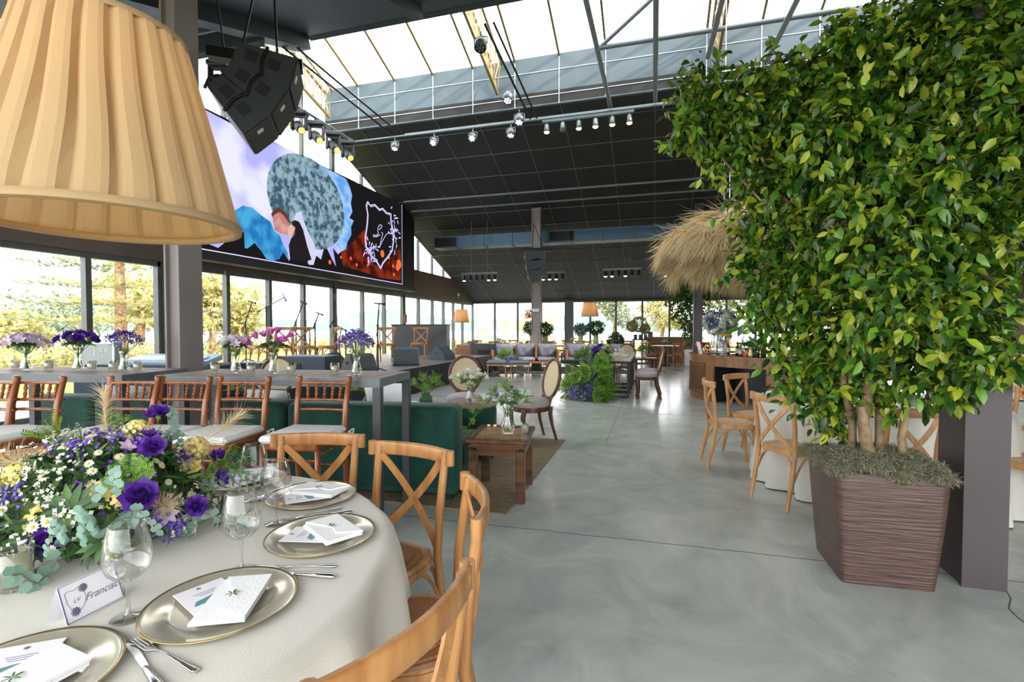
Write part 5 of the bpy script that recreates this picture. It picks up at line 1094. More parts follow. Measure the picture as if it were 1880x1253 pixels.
def ring(sc, z, pts=b0, o=0): return [(cx+(q[0]-cx)*sc, cy+(q[1]-cy)*sc, z) for q in pts]
prof = [(1.0, 0), (1.06, .14), (1.13, .32), (1.19, .5), (1.215, .6), (1.21, RH), (1.1, RH), (1.08, .5)]
def rounded(sc, z, r=.06):
    P = []; Q = [Vector((cx+(q[0]-cx)*sc, cy+(q[1]-cy)*sc, z)) for q in b0]
    for i in range(4):
        a, c_, d_ = Q[i-1], Q[i], Q[(i+1) % 4]
        for t_ in range(4): s0, s1 = (a-c_).normalized()*r, (d_-c_).normalized()*r; u = t_/3; P.append(c_+s0*(1-u)**2+s1*u*u)
    return P
vs = []
for sc_, z in prof: vs += rounded(sc_, z, .035+.05*z)
b = MB(); b.add(vs, [(i*16+k, i*16+(k+1) % 16, (i+1)*16+(k+1) % 16, (i+1)*16+k) for i in range(7) for k in range(16)], True); b.add(rounded(1, .0), [tuple(range(16))[::-1]]); b.build('pot', m_pot, T)
# moss
m_moss = mat('grey green moss', srgb(112, 112, 84), .95, island=[srgb(92, 92, 74), srgb(128, 125, 102), srgb(152, 146, 122)])
b = MB(); b.add([(cx, cy, RH+.02)] + [tuple(p) for p in rounded(1.17, RH-.02)], [(0, 1+i, 1+(i+1) % 16) for i in range(16)])
mp = []; md = []
m_moss2 = mat('moss underlayer', srgb(84, 84, 60), 1)
MS = []
for k in range(60):
    a = 2.4*k; q = ((k+.5)/60)**.5; ql = 1/max(abs(cos(a)), abs(sin(a)), .75); x, y = cx+q*ql*cos(a)*.265, cy+q*ql*sin(a)*.255; r = rnd(.05, .08); z = RH-.005+.055*(1-q*q)+rnd(-.01, .015); MS.append((x, y, z, r)); b.ball((x, y, z), (r*.9, r*.9, r*.62), 8)
o = b.build('moss', m_moss2, T); o['kind'] = 'stuff'
for k in range(52000):
    x, y, z, r = MS[k % 60]; d = rdir(); d.z = abs(d.z)*.9-.1; mp.append((x+d.x*r, y+d.y*r, z+d.z*r*.68)); e = rdir()*1.1+d*.35; md.append(tuple(e))
md = np.array(md, float); mp = np.array(mp, float); o = leaf_cloud(mp, md, rng.uniform(.012, .032, len(mp)), np.full(len(mp), .0028), .9, 'moss_strands', m_moss, T); o['kind'] = 'stuff'
F = thing('ficus_tree', 'big glossy ficus tree leaning over the room, growing from the brown planter', 'tree', (cx, cy, RH))
def rel(px, py, y): p = AY(px, py, y); return np.array([p.x-cx, p.y-cy, p.z-RH])
BLB = []
def blob(px, py, y, rx, rz, ry=None): q = rel(px, py, y); BLB.append((q[0], q[1], q[2], rx, ry or rx*.8, rz))
for a in [(1290, 170, 3.75, .26, .26), (1275, 235, 3.7, .24, .2), (1385, 215, 3.7, .36, .28), (1380, 300, 3.7, .33, .3), (1440, 180, 3.6, .35, .33), (1480, 300, 3.6, .4, .42), (1430, 400, 3.6, .34, .36), (1440, 500, 3.55, .33, .3), (1420, 560, 3.5, .25, .2), (1480, 620, 3.5, .32, .3), (1500, 700, 3.45, .26, .22), (1530, 760, 3.45, .17, .13),
          (1560, 150, 3.5, .38, .4), (1580, 300, 3.4, .42, .45), (1560, 450, 3.4, .4, .4), (1590, 600, 3.35, .38, .36), (1660, 690, 3.3, .3, .2), (1620, 110, 3.5, .4, .36), (1700, 150, 3.4, .45, .45), (1700, 330, 3.3, .45, .45), (1700, 480, 3.25, .42, .4), (1710, 600, 3.2, .36, .28), (1800, 100, 3.3, .45, .45), (1810, 280, 3.2, .42, .45), (1800, 430, 3.15, .36, .3), (1780, 560, 3.05, .2, .2), (1790, 640, 2.98, .2, .13), (1860, 680, 2.95, .25, .11), (1750, 700, 3.1, .18, .12), (1900, 150, 3.3, .5, .6), (1900, 320, 3.2, .4, .25), (1570, 700, 3.35, .22, .18), (1640, 560, 3.0, .3, .3), (1640, 400, 3.0, .35, .35), (1560, 250, 3.1, .3, .3)]: blob(*a)
crown(BLB, 30000, .078, 'foliage', m_leafF, F)['kind'] = 'stuff'
def limb(pts, r0, r1, name='branch', par=F):
    P = [Vector(p) for p in pts]; Q = []
    for i in range(len(P)-1):
        for k in range(4): t_ = k/4; Q.append(P[i].lerp(P[i+1], t_) + Vector((rnd(-1, 1), rnd(-1, 1), 0))*.008)
    Q.append(P[-1]); b = MB(); b.tube(Q, [r0+(r1-r0)*i/(len(Q)-1) for i in range(len(Q))], 8); return b.build(name, m_bark, par)
limb([(-.02, -.02, -.05), (-.06, -.03, .25), (-.02, -.02, .6), (.05, 0, 1.1), (.15, 0, 1.8), (.3, 0, 2.3)], .034, .014, 'trunk')
limb([(-.08, .02, -.05), (-.12, .0, .3), (-.2, .05, .8), (-.35, .15, 1.4), (-.6, .3, 2.0)], .024, .01, 'trunk')
limb([(.05, .02, -.05), (.04, .05, .4), (.12, .0, .9), (.3, -.05, 1.5), (.6, -.05, 2.1)], .026, .01, 'trunk')
limb([(-.03, -.09, -.03), (-.08, -.1, .2), (-.1, -.09, .34)], .035, .024, 'cut_stump')
limb([(.12, -.04, .0), (.13, -.05, .33)], .024, .02, 'cut_stump')
for i in range(22):
    t_ = BLB[i*len(BLB)//22]; s0 = Vector((.05*rnd(-1, 1), .05*rnd(-1, 1), rnd(.4, 1.3))); e = Vector(t_[:3]); m_ = s0.lerp(e, .5)+Vector((rnd(-.1, .1), rnd(-.1, .1), rnd(0, .12))); limb([s0, m_, e], .013, .004)
# distant ficus
fp = AD(1262, 640, 18.2); fx, fy = fp.x, fp.y
t = thing('white_planter', 'white square planter under the distant ficus tree', 'planter', (fx+.15, fy, 0)); b = MB(); b.box((0, 0, .3), (.5, .5, .6), bev=.02); b.build('pot', m_linen, t)
t = thing('ficus_tree', 'smaller ficus tree standing behind the far column, in the white planter', 'tree', (fx+.15, fy, .55))
limb([(0, 0, -.02), (.05, 0, .4), (-.05, 0, 1.2), (-.1, 0, 2.2)], .05, .02, 'trunk', t)
crown([(-.35, 0, 2.45, .7, .5, .45), (-.5, 0, 1.9, .55, .5, .5), (.1, 0, 2.2, .6, .5, .6), (-.25, 0, 1.3, .5, .45, .5), (.35, 0, 1.4, .45, .4, .5), (-.05, 0, .8, .4, .4, .4), (.6, 0, 2.2, .4, .4, .35), (.1, 0, .35, .3, .3, .25)], 9000, .09, 'foliage', m_leafF2, t)['kind'] = 'stuff'
# ------------------------------------------------------------------ OUTSIDE TREES
m_tg = mat('sunlit tree leaves', srgb(150, 150, 70), .6, trans=.35, island=[srgb(150, 154, 108), srgb(196, 188, 132), srgb(216, 206, 150)])  # yellow sun and glare put into these pale leaf colours
m_tb = mat('shaded needle leaves', srgb(60, 84, 66), .6, trans=.2, island=[srgb(104, 126, 114), srgb(134, 146, 118), srgb(176, 170, 120)])  # greyer leaf colours with the shade put in
def araucaria(x, y, H, R, label, m, first=[None]):
    t = thing('conifer_tree', label, 'tree', (x, y, -.12), group='tall conifers beyond the left windows'); b = MB(); b.tube([(0, 0, 0), (0, 0, H)], [.22, .04], 8); b.build('trunk', m_bark, t); P = []; D = []
    z = 1.8
    while z < H:
        R_ = R*(1-.72*(z/H)**1.4); nb = 9
        for k in range(nb):
            a = 2*pi*k/nb+rnd(-.3, .3); L = R_*rnd(.7, 1.1)
            for j in range(64):
                q = (j/64)**.8*L; zz = z-.12*q+.07*q*q+rnd(-.04, .04); P.append((q*cos(a)+rnd(-.1, .1), q*sin(a)+rnd(-.1, .1), zz)); D.append((cos(a)+rnd(-.8, .8), sin(a)+rnd(-.8, .8), rnd(-.1, .4)))
        z += rnd(.6, .82)
    P = np.array(P); D = np.array(D, float); o = leaf_cloud(P, D, rng.uniform(.16, .32, len(P)), np.full(len(P), .045), -.2, 'foliage', m, t); o['kind'] = 'stuff'
def out(px, dist): v = ray(px, 603); d = v.xy.length; return v.x/d*dist, v.y/d*dist
x, y = out(160, 25); araucaria(x, y, 9.6, 2.8, 'dark tall tiered conifer at far left beyond the glass', m_tb)
x, y = out(222, 22); araucaria(x, y, 8.2, 2.4, 'golden tiered conifer right of the dark one, left of the column', m_tg)
def tree(px, dist, H, R, label, m=m_tg, n=2600, name='leafy_tree', L=.3):
    x, y = out(px, dist); t = thing(name, label, 'tree', (x, y, -.3), group='trees beyond the windows'); b = MB(); b.tube([(0, 0, 0), (.2, 0, H*.4), (0, 0, H*.75)], [R*.09, R*.06, R*.02], 7); b.build('trunk', m_bark, t)
    bl = [(rnd(-.5, .5)*R, rnd(-.4, .4)*R, H*(.45+.4*k/7)+rnd(-.1, .1)*R, R*rnd(.4, .6)*(1-.04*k), R*.5, R*.36) for k in range(8)]; o = crown(bl, n, L, 'foliage', m, t, droop=.1, wr=.5, clump=.3); o['kind'] = 'stuff'
tree(255, 34, 5.2, 3.0, 'broad golden tree left of the near column'); tree(386, 32, 4.8, 2.6, 'broad yellow-green tree right of the near column', n=3600); tree(440, 34, 4.2, 2.6, 'lower rounded golden tree behind the boom microphones', n=3600)
tree(85, 40, 3.2, 4.2, 'low pale spreading tree behind the lilac vase at far left', m_tb); tree(5, 34, 2.6, 2.2, 'low golden bush at the left picture edge')
tree(1125, 45, 5.6, 2.2, 'pine-like tree behind the right small pendant lamp', m_tb); tree(1213, 44, 4.6, 2.4, 'rounded pale tree behind the wooden counter'); tree(1335, 40, 8.0, 3.2, 'tall light tree behind the flower arrangement on the bar', m_tb, 3600); tree(1420, 42, 7.5, 3.2, 'tall light tree behind the ficus crown edge', m_tb, 3600); tree(1500, 44, 8.0, 3.5, 'tall tree hidden mostly by the big ficus', m_tb)
def plumes(px, dist, H, label, n=12):
    x, y = out(px, dist); t = thing('pampas_grass', label, 'grass', (x, y, -.15), group='dry pampas clumps outside'); P = []; D = []
    b = MB()
    for k in range(n): a = k*2.4; b.tube([(0, 0, 0), (.1*cos(a), .1*sin(a), H*.5), (.35*cos(a)*rnd(.5, 1.4), .35*sin(a), H*rnd(.75, 1))], .012, 4)
    b.build('stems', m_pampas, t)
    for k in range(900): a = rnd(0, 6.28); z = rnd(.1, H*.55); P.append((rnd(0, .5)*cos(a), rnd(0, .5)*sin(a), z*.3)); D.append((cos(a)*.5, sin(a)*.5, 1))
    for k in range(700): a = rnd(0, 6.28); q = rnd(0, .4); P.append((q*cos(a), q*sin(a), H*rnd(.55, 1))); D.append((cos(a)*.5, sin(a)*.5, rnd(.2, 1)))
    o = leaf_cloud(np.array(P), np.array(D, float), rng.uniform(.2, .6, len(P)), np.full(len(P), .022), .3, 'blades', m_pampas, t); o['kind'] = 'stuff'
plumes(928, 30, 3.0, 'dry pampas clump between the corner and the far column'); plumes(960, 31, 2.2, 'shorter dry pampas clump left of the far column'); plumes(1008, 30, 2.6, 'dry pampas clump right of the far column'); plumes(890, 40, 1.6, 'low dry grass clump in the back left corner window')
hd = thing('low_hedge', 'pale dry hedge along the lawn beyond the left windows', 'hedge', (0, 0, 0)); P = []
for k in range(9000):
    u = rnd(0, 1); P.append((-24+rnd(-1.2, 1.2), -2+u*40, rnd(-.2, .35+.3*sin(u*40)**2)))
o = leaf_cloud(np.array(P), rng.normal(0, 1, (9000, 3))+np.array([0, 0, .5]), rng.uniform(.2, .4, 9000), np.full(9000, .1), .2, 'foliage', m_tg, hd); o['kind'] = 'stuff'
# ------------------------------------------------------------------ RIGHT-HAND GUEST TABLE
RC = Vector((1.88, 5.08, 0)); table_under(RC.x, RC.y, .87, .755, 'round guest table under the white cloth on the right')
round_cloth('tablecloth', 'white linen cloth to the floor on the right-hand guest table', RC.x, RC.y, .89, .76, 19, .045, seed=9)
def byname(n): return [o for o in COL.objects if o.name.split('.')[0] == n and o.parent is None]
ch0, nap0, gl0, fk0, kn0, me0 = byname('charger_plate')[0], byname('napkin')[0], byname('wine_glass')[0], byname('fork')[0], byname('table_knife')[0], byname('menu_card')[0]
for k, (a, w) in enumerate(((200, 'nearest the beige side chair'), (148, 'facing the curved bar'), (262, 'nearest the ficus trunk'), (90, 'on the far side behind the foliage'))):
    r = RAD(a); x, y = RC.x+.6*cos(r), RC.y+.6*sin(r)
    dup(ch0, (x, y, TZ), 0, 'silver charger plate on the right-hand table, ' + w); dup(nap0, (x, y, TZ+.0155), r, 'folded white napkin on the right-hand table, ' + w)
    q = r+.3; dup(gl0, (RC.x+.36*cos(q), RC.y+.36*sin(q), TZ), 0, 'clear wine glass on the right-hand table, ' + w)
    q = r+.33; dup(fk0, (RC.x+.64*cos(q), RC.y+.64*sin(q), TZ), q+pi/2, 'silver fork on the right-hand table, ' + w)
# ------------------------------------------------------------------ CURVED BAR
BC = Vector((2.35, 10.9, 0)); BR = 1.6; BH = .88
bar = thing('curved_bar', 'curved oak cocktail bar with raised panels and a dark opening, under the straw canopy', 'bar', BC)
def arcwall(mb, r, a0, a1, z0, z1, th, n=24):
    vs = []
    for k in range(n+1):
        a = RAD(a0+(a1-a0)*k/n)
        for rr, z in ((r, z0), (r+th, z0), (r+th, z1), (r, z1)): vs.append((rr*cos(a), rr*sin(a), z))
    mb.add(vs, [(4*k+j, 4*k+(j+1) % 4, 4*k+4+(j+1) % 4, 4*k+4+j) for k in range(n) for j in range(4)]+[(0, 1, 2, 3)[::-1], tuple(4*n+j for j in range(4))])
OA, OB = 218, 253
b = MB(); arcwall(b, BR-.05, 120, OA, 0, BH-.03, .05, 40); arcwall(b, BR-.05, OB, 420, 0, BH-.03, .05, 50); arcwall(b, BR-.05, OA, OB, BH-.2, BH-.03, .05, 12)
b.build('front_panel', m_bar, bar)
b = MB(); arcwall(b, BR-.5, 115, 425, BH-.03, BH, .53, 70); arcwall(b, BR-.02, 118, 422, BH-.05, BH-.03, .035, 70); b.build('worktop', m_bar, bar)
b = MB(); arcwall(b, BR-.55, OA-6, OB+6, .0, BH-.2, .02, 14)
for a in (OA, OB): b.bar((cos(RAD(a))*(BR-.5), sin(RAD(a))*(BR-.5), BH/2-.1), (cos(RAD(a))*(BR-.03), sin(RAD(a))*(BR-.03), BH/2-.1), .03, BH-.2)
b.build('dark_niche', m_black, bar)
for a0, a1 in ((150, 168), (174, 184), (190, 210), (258, 280), (286, 306)):
    b = MB(); arcwall(b, BR-.003, a0, a1, .7, .73, .02, 8); arcwall(b, BR-.003, a0, a1, .12, .15, .02, 8); arcwall(b, BR-.003, a0, a0+1.0, .15, .7, .02, 2); arcwall(b, BR-.003, a1-1.0, a1, .15, .7, .02, 2)
    arcwall(b, BR-.006, a0+2.0, a1-2.0, .19, .66, .014, 8); b.build('raised_panel', m_bard, bar)
m_light = mat('pale plaster', srgb(222, 216, 206), .6)
b = MB()
for a in (171.0,): b.box((cos(RAD(a))*(BR+.01), sin(RAD(a))*(BR+.01), BH-.1), (.05, .16, .14), rz=RAD(a)); b.box((cos(RAD(a))*(BR+.01), sin(RAD(a))*(BR+.01), .12), (.05, .16, .1), rz=RAD(a)); b.box((cos(RAD(a))*(BR+.005), sin(RAD(a))*(BR+.005), .45), (.03, .09, .6), rz=RAD(a))
b.build('pilaster', m_light, bar)
def onbar(deg, back=.18): a = RAD(deg); return Vector((BC.x+(BR-back)*cos(a), BC.y+(BR-back)*sin(a), BH+.0005))
def stand(loc, label, h=.16, r=.13):
    t = thing('cake_stand', label, 'stand', loc, group='copper pedestal stands on the curved bar'); b = MB(); b.lathe([(0, .01), (.065, 0), (.06, .012), (.03, .03), (.022, .07), (.04, .09), (.022, .11), (.03, h-.03), (.06, h-.012), (r, h-.008), (r, h), (0, h)], 24); b.build('pedestal', m_copper, t)
m_jar = glassmat('jar glass', (.93, .95, .95, 1), .22, .85)
def jar(loc, label, h=.3, r=.08, group='lidded glass jars on the bar'):
    t = thing('glass_jar', label, 'jar', loc, group=group); b = MB(); b.lathe([(0, .004), (r, 0), (r*1.05, h*.1), (r, h*.75), (r*.8, h*.82), (r*.8, h*.86), (r*.76, h*.86), (r*.76, h*.8), (r*.93, h*.7), (0, .01)], 20); b.build('body', m_jar, t)
    b = MB(); b.lathe([(r*.85, h*.86), (r*.85, h*.9), (r*.4, h*.96), (.012, h*.98), (.02, h*1.02), (0, h*1.05)], 18); b.build('lid', m_glass, t)
m_red = mat('red berries', srgb(196, 40, 36), .4, island=[srgb(170, 26, 26), srgb(214, 70, 50)]); m_org = mat('amber fruit', srgb(214, 152, 50), .5, island=[srgb(200, 130, 40), srgb(230, 178, 70)])
def bowl_on(loc, label, m, h, r=.12):
    t = thing('fruit_bowl', label, 'bowl', loc, group='bowls of fruit on the bar'); b = MB(); b.lathe([(0, 0), (.06, 0), (.03, .03), (.025, h*.5), (.05, h*.62), (r, h), (r*.96, h), (.04, h*.66), (0, h*.64)], 22); b.build('bowl', m_copper if m is m_red else m_glass, t)
    b = MB()
    for k in range(46): a = k*2.4; q = ((k+.5)/46)**.5*r*.8; b.ball((q*cos(a), q*sin(a), h*.98+.03*(1-q/r)), .02, 6)
    o = b.build('fruit', m, t); o['kind'] = 'stuff'
bowl_on(onbar(186), 'copper pedestal bowl of red berries at the left end of the curved bar', m_red, .2)
t = thing('menu_board', 'white menu card leaning at the left end of the curved bar', 'sign', onbar(196, .08), RAD(110)); b = MB(); b.box((0, 0, .125), (.15, .012, .25), M=Matrix.Rotation(RAD(-14), 3, 'X')); b.build('card', m_cardw, t); b = MB()
for k in range(7): b.box((0, -.01-.004+.0095*(k-3)*.32*1.0, .19-.02*k), (.1, .001, .007), M=Matrix.Rotation(RAD(-14), 3, 'X'))
b.build('printed_lines', m_ink, t)
stand(onbar(207, .1), 'copper pedestal stand just right of the white menu card'); jar(onbar(204, .3), 'lidded glass jar behind the left copper stand', .42, .085)
jar(onbar(211, .32), 'second lidded glass jar, left of the amber fruit bowl', .34, .08)
bowl_on(onbar(221, .2), 'tall glass bowl of amber fruit on a white pedestal, middle of the bar', m_org, .38, .15)
jar(onbar(236, .34), 'tall lidded glass jar behind the right copper stand', .44, .085); stand(onbar(240, .1), 'copper pedestal stand at the right, below the tall jar')
def shaker(loc, label, h=.2, r=.05, m=None):
    t = thing('cocktail_shaker', label, 'shaker', loc, group='metal cups and shakers on the bar'); b = MB(); b.lathe([(0, 0), (r*.8, 0), (r, h), (r*.95, h), (r*.75, .01), (0, .01)], 18); b.build('cup', m or m_chrome, t)
shaker(onbar(246, .12), 'wide steel ice bucket right of the right copper stand', .19, .075); shaker(onbar(251, .12), 'narrow steel shaker right of the ice bucket', .16, .045); shaker(onbar(249, .34), 'copper shaker standing tall behind the steel ones', .3, .05, m_copper)
shaker(onbar(257, .14), 'ribbed clear pitcher at the foliage edge on the bar', .3, .08, m_glass)
for k, (a, bk_, h, c, w) in enumerate(((215, .42, .28, srgb(150, 40, 40), 'red'), (227, .38, .26, srgb(60, 40, 26), 'dark brown'), (230, .44, .3, srgb(200, 150, 60), 'amber'), (232, .3, .22, srgb(120, 80, 50), 'brown'), (243, .44, .3, srgb(190, 190, 190), 'clear'), (199, .42, .28, srgb(70, 96, 60), 'green'))):
    t = thing('bottle', w + ' bottle standing among the jars on the curved bar', 'bottle', onbar(a, bk_), group='bottles on the curved bar'); b = MB(); b.lathe([(0, 0), (.035, 0), (.036, h*.6), (.014, h*.75), (.013, h), (0, h)], 14); b.build('glass', mat(w + ' bottle glass', c, .12), t); b = MB(); b.lathe([(.0365, h*.2), (.037, h*.22), (.037, h*.5), (.0365, h*.52)], 14); b.build('paper_label', m_light, t)
vb = onbar(203, .42); vb.z = BH+.0005; vase_obj(vb, 'tall clear cylinder vase on the bar carrying the blue and cream arrangement', .36, .06, shape='cyl', group='tall vases')
def ball_arr(loc, label, kinds, R=.3, n=60, up=.55, group='large flower arrangements', tall=.3):
    t = thing('flower_arrangement', label, 'flowers', loc, group=group); b = MB(); b.tube([(0, 0, .02), (0, 0, tall)], .03, 8); b.build('stems', m_green, t); P = []; D = []
    for k in range(700):
        d = rng.normal(0, 1, 3); d /= np.linalg.norm(d); d[2] = d[2]*.8+.1; P.append(d*R*rng.uniform(.4, .95)+np.array([0, 0, tall+R*.35])); D.append(d+rng.normal(0, .4, 3))
    o = leaf_cloud(np.array(P), np.array(D), rng.uniform(.06, .13, 700), np.full(700, .035), .2, 'leaves', m_euc if 'blue' in kinds else m_dgreen, t); o['kind'] = 'stuff'
    for k in range(n):
        d = rdir(); d.z = d.z*.75+.15; put(kinds[k % len(kinds)], Vector((0, 0, tall+R*.35))+d*R*rnd(.85, 1.0), d, rnd(1.1, 1.9)*R/.3, t)
ball_arr(vb, 'round arrangement of purple, cream and blue flowers towering over the curved bar', ['statice', 'blue', 'whiterose', 'statice2', 'filler', 'whitehyd'], R=.31, n=84, tall=.5)
# straw canopy
t = thing('straw_canopy', 'hanging shaggy canopy of dried straw in layered tufts above the curved bar', 'canopy', (BC.x, BC.y, 0))
tiers = [(.7, 3.6, .75, 18, (1, .05)), (1.35, 3.58, .8, 26, (1, -.08)), (1.8, 3.28, .72, 30, (1, -.4)), (1.65, 2.98, .72, 28, (.8, -.75)), (1.0, 2.78, .6, 18, (.55, -.9))]
for ti, (r, z, L, nc, (do, dz)) in enumerate(tiers):
    P = []; D = []
    for k in range(nc):
        a = 2*pi*k/nc+rnd(-.06, .06); rr = r+rnd(-.2, .15); zz = z+rnd(-.14, .14); ca, sa = cos(a), sin(a); sw = rnd(-.25, .25); tl = rnd(-.25, .2)
        for j in range(330):
            s0_ = rnd(-1, 1)*.16; P.append((rr*ca-s0_*sa, rr*sa+s0_*ca, zz+rnd(-.03, .03)-s0_*s0_*3)); u = rnd(-.12, .12)+s0_*3.2+sw
            D.append((do*ca-u*sa, do*sa+u*ca, dz+tl+rnd(-.1, .1)))
    P = np.array(P); o = leaf_cloud(P, np.array(D), rng.uniform(.55, 1.05, len(P))*L, np.full(len(P), .013), .62, 'straw_tier', m_straw, t); o['kind'] = 'stuff'
b = MB()
for r, z in ((1.35, 3.56), (1.75, 3.28), (1.6, 2.98), (1.0, 2.78)): b.tube([(r*cos(2*pi*k/40), r*sin(2*pi*k/40), z) for k in range(41)], .02, 6, cap=False)
for k in range(8): a = k*pi/4; b.tube([(0, 0, 3.62), (1.35*cos(a), 1.35*sin(a), 3.56), (1.75*cos(a), 1.75*sin(a), 3.28), (1.6*cos(a), 1.6*sin(a), 2.98)], .015, 6)
b.lathe([(.0, 3.56), (1.3, 3.52), (1.0, 3.58), (0, 3.62)], 30); b.build('frame', m_bark, t)
for k in range(4): a = k*pi/2+.6; b = MB(); b.tube([(1.3*cos(a), 1.3*sin(a), 3.55), (1.3*cos(a), 1.3*sin(a), zc(BC.y+1.3*sin(a)) if BC.y+1.3*sin(a) > 11.9 else 7.6)], .008, 5); b.build('hanging_cable', m_linen, t)
# ------------------------------------------------------------------ SWEETHEART TABLE AND FLOWER CASCADE
dx0, dx1, dy0 = -.95, -.46, 9.98; t = thing('console_table', 'narrow stone-topped table on four black open frames, in the middle distance', 'table', (dx0, dy0, 0))
b = MB(); b.box((.245, 1.2, .77), (.56, 2.5, .06)); b.build('top', mat('beige stone', srgb(190, 180, 160), .4, col2=srgb(170, 160, 140), scale=4), t)
for k in range(4):
    y = .03+.78*k; b = MB(); b.box((.02, y, .37), (.045, .05, .74)); b.box((.47, y, .37), (.045, .05, .74)); b.box((.245, y, .025), (.405, .05, .05)); b.box((.245, y, .715), (.405, .05, .05)); b.build('leg_frame', m_blackm, t)
for k in range(4):
    x, y = dx0+(.12 if k % 2 else .37), dy0+.35+.55*(k//2); dup(ch0, (x, y, .8005), 0, 'silver charger plate on the black-framed table, ' + ['near right', 'near left', 'far right', 'far left'][k], scale=.8)
    dup(nap0, (x, y, .815), .3, 'grey-white napkin on the black-framed table, ' + ['near right', 'near left', 'far right', 'far left'][k], scale=.8)
for k in range(3): dup(gl0, (dx0+.25+.05*(k % 2), dy0+.2+.4*k, .8005), 0, 'wine glass on the black-framed table, ' + ['nearest end', 'middle', 'far end'][k])
t = thing('flower_cascade', 'cascade of green ferns and blue purple flowers spilling off the black-framed table to the floor', 'flowers', (dx0-.02, dy0-.06, 0)); P = []; D = []
def casc(u):   # 0 top .. 1 floor
    if u < .55: q = u/.55; return Vector((-.02-.14*q, -.05-.04*q, .98-.7*q)), .13+.07*q
    q = (u-.55)/.45; return Vector((-.16-.22*q, -.09-.1*q, .30-.16*q)), .2+.22*q
for k in range(2600):
    c_, r = casc(rnd(0, 1)**.8); d = rdir(); d.z *= .8; P.append(tuple(Vector((c_.x+d.x*r*1.1, c_.y+d.y*r*.7, max(.03, c_.z+d.z*r*.8))))); D.append(tuple(d*1.0+rdir()*.5))
o = leaf_cloud(np.array(P), np.array(D), rng.uniform(.08, .17, len(P)), np.full(len(P), .022), .3, 'greenery', m_green, t); o['kind'] = 'stuff'
for k in range(120):
    c_, r = casc((k+.5)/120); d = rdir(); d.y = -abs(d.y)-.2; d.normalize(); p_ = Vector((c_.x+d.x*r*1.1, c_.y+d.y*r*1.25, max(.06, c_.z+d.z*r*.7)))
    put(('lisianthus', 'statice')[k % 2] if k < 22 else ('blue', 'blue', 'fern', 'statice2', 'blue')[k % 5], p_, d, rnd(2.0, 3.2), t)
# ------------------------------------------------------------------ RATTAN SOFAS
def rattan_sofa(label, x, y, rz, seats=3, L=2.1):
    t = thing('rattan_sofa', label, 'sofa', (x, y, 0), rz, 'rattan sofas with grey cushions in the distance'); D = .8; w = L/seats
    b = MB(); b.box((0, 0, .32), (L, D, .06)); b.box((0, D/2-.03, .58), (L, .05, .5)); b.build('frame', m_ratt, t)
    for i in (-1, 1): b = MB(); b.box((i*(L/2), 0, .5), (.08, D, .42), bev=.02); b.build('armrest', m_ratt, t)
    b = MB(); b.box((L/2-w-.0, .1, .62), (.07, D-.25, .4), bev=.02); b.build('divider', m_ratt, t)
    for i in range(seats):
        cx_ = -L/2+w*(i+.5); b = MB(); b.box((cx_, -.04, .41), (w-.06, D-.12, .13), bev=.045); b.build('seat_cushion', m_greyf, t)
        c_ = cushion((0, 0, 0), 0, '', m_greyf, (w-.07, .22, .46), .22, group=None); cv = kids(c_)[0]; cv.name = 'back_cushion'; cv.parent = t; cv.location = (cx_, D/2-.22, .68); bpy.data.objects.remove(c_)
    for sx in (-1, 1):
        for sy in (-1, 1): b = MB(); b.tube([(sx*(L/2-.1), sy*(D/2-.06), 0), (sx*(L/2-.1), sy*(D/2-.06), .3)], .018, 6); b.build('leg', m_blackm, t)
    return t
a = AD(964, 640, 15.9); rattan_sofa('rattan sofa with slate grey cushions, left of the far column base', a.x, a.y, RAD(15)); a = AD(1099, 640, 15.7); rattan_sofa('rattan sofa with slate grey cushions behind the flower cascade', a.x, a.y, RAD(15))
a = AD(866, 640, 17.3); rattan_sofa('angled single rattan armchair at the left end of the sofas', a.x, a.y, RAD(70), 1, .75)
m_blue = mat('slate blue cushion', srgb(112, 130, 142), .8)
def ottoman(px, py, label):
    g = G(px, py); t = thing('ottoman', label, 'stool', (g.x, g.y, 0), RAD(15), 'low cushioned stools before the rattan sofas'); b = MB(); b.box((0, 0, .42), (.6, .5, .1), bev=.045); b.build('cushion', m_blue, t); b = MB(); b.box((0, 0, .35), (.58, .48, .04)); b.build('frame', m_oakp, t)
    for sx in (-1, 1):
        for sy in (-1, 1): b = MB(); b.tube([(sx*.26, sy*.2, .34), (sx*.25, sy*.19, .15), (sx*.28, sy*.22, 0)], .016, 6); b.build('leg', m_oakp, t)
ottoman(912, 692, 'low stool with slate blue cushion, left of the pair before the sofas'); ottoman(954, 692, 'low stool with slate blue cushion, right of the pair before the sofas')
g = G(1064, 693); t = thing('folding_bench', 'bench with dark green seat on crossed golden legs before the right rattan sofa', 'bench', (g.x, g.y, 0), RAD(15)); b = MB(); b.box((0, 0, .45), (1.1, .4, .1), bev=.03); b.build('seat', m_velvet, t)
for s in (-1, 1): b = MB(); b.bar((-.4, s*.16, .02), (.4, s*.16, .4), .03); b.bar((.4, s*.16, .02), (-.4, s*.16, .4), .03); b.build('crossed_legs', m_gold, t)
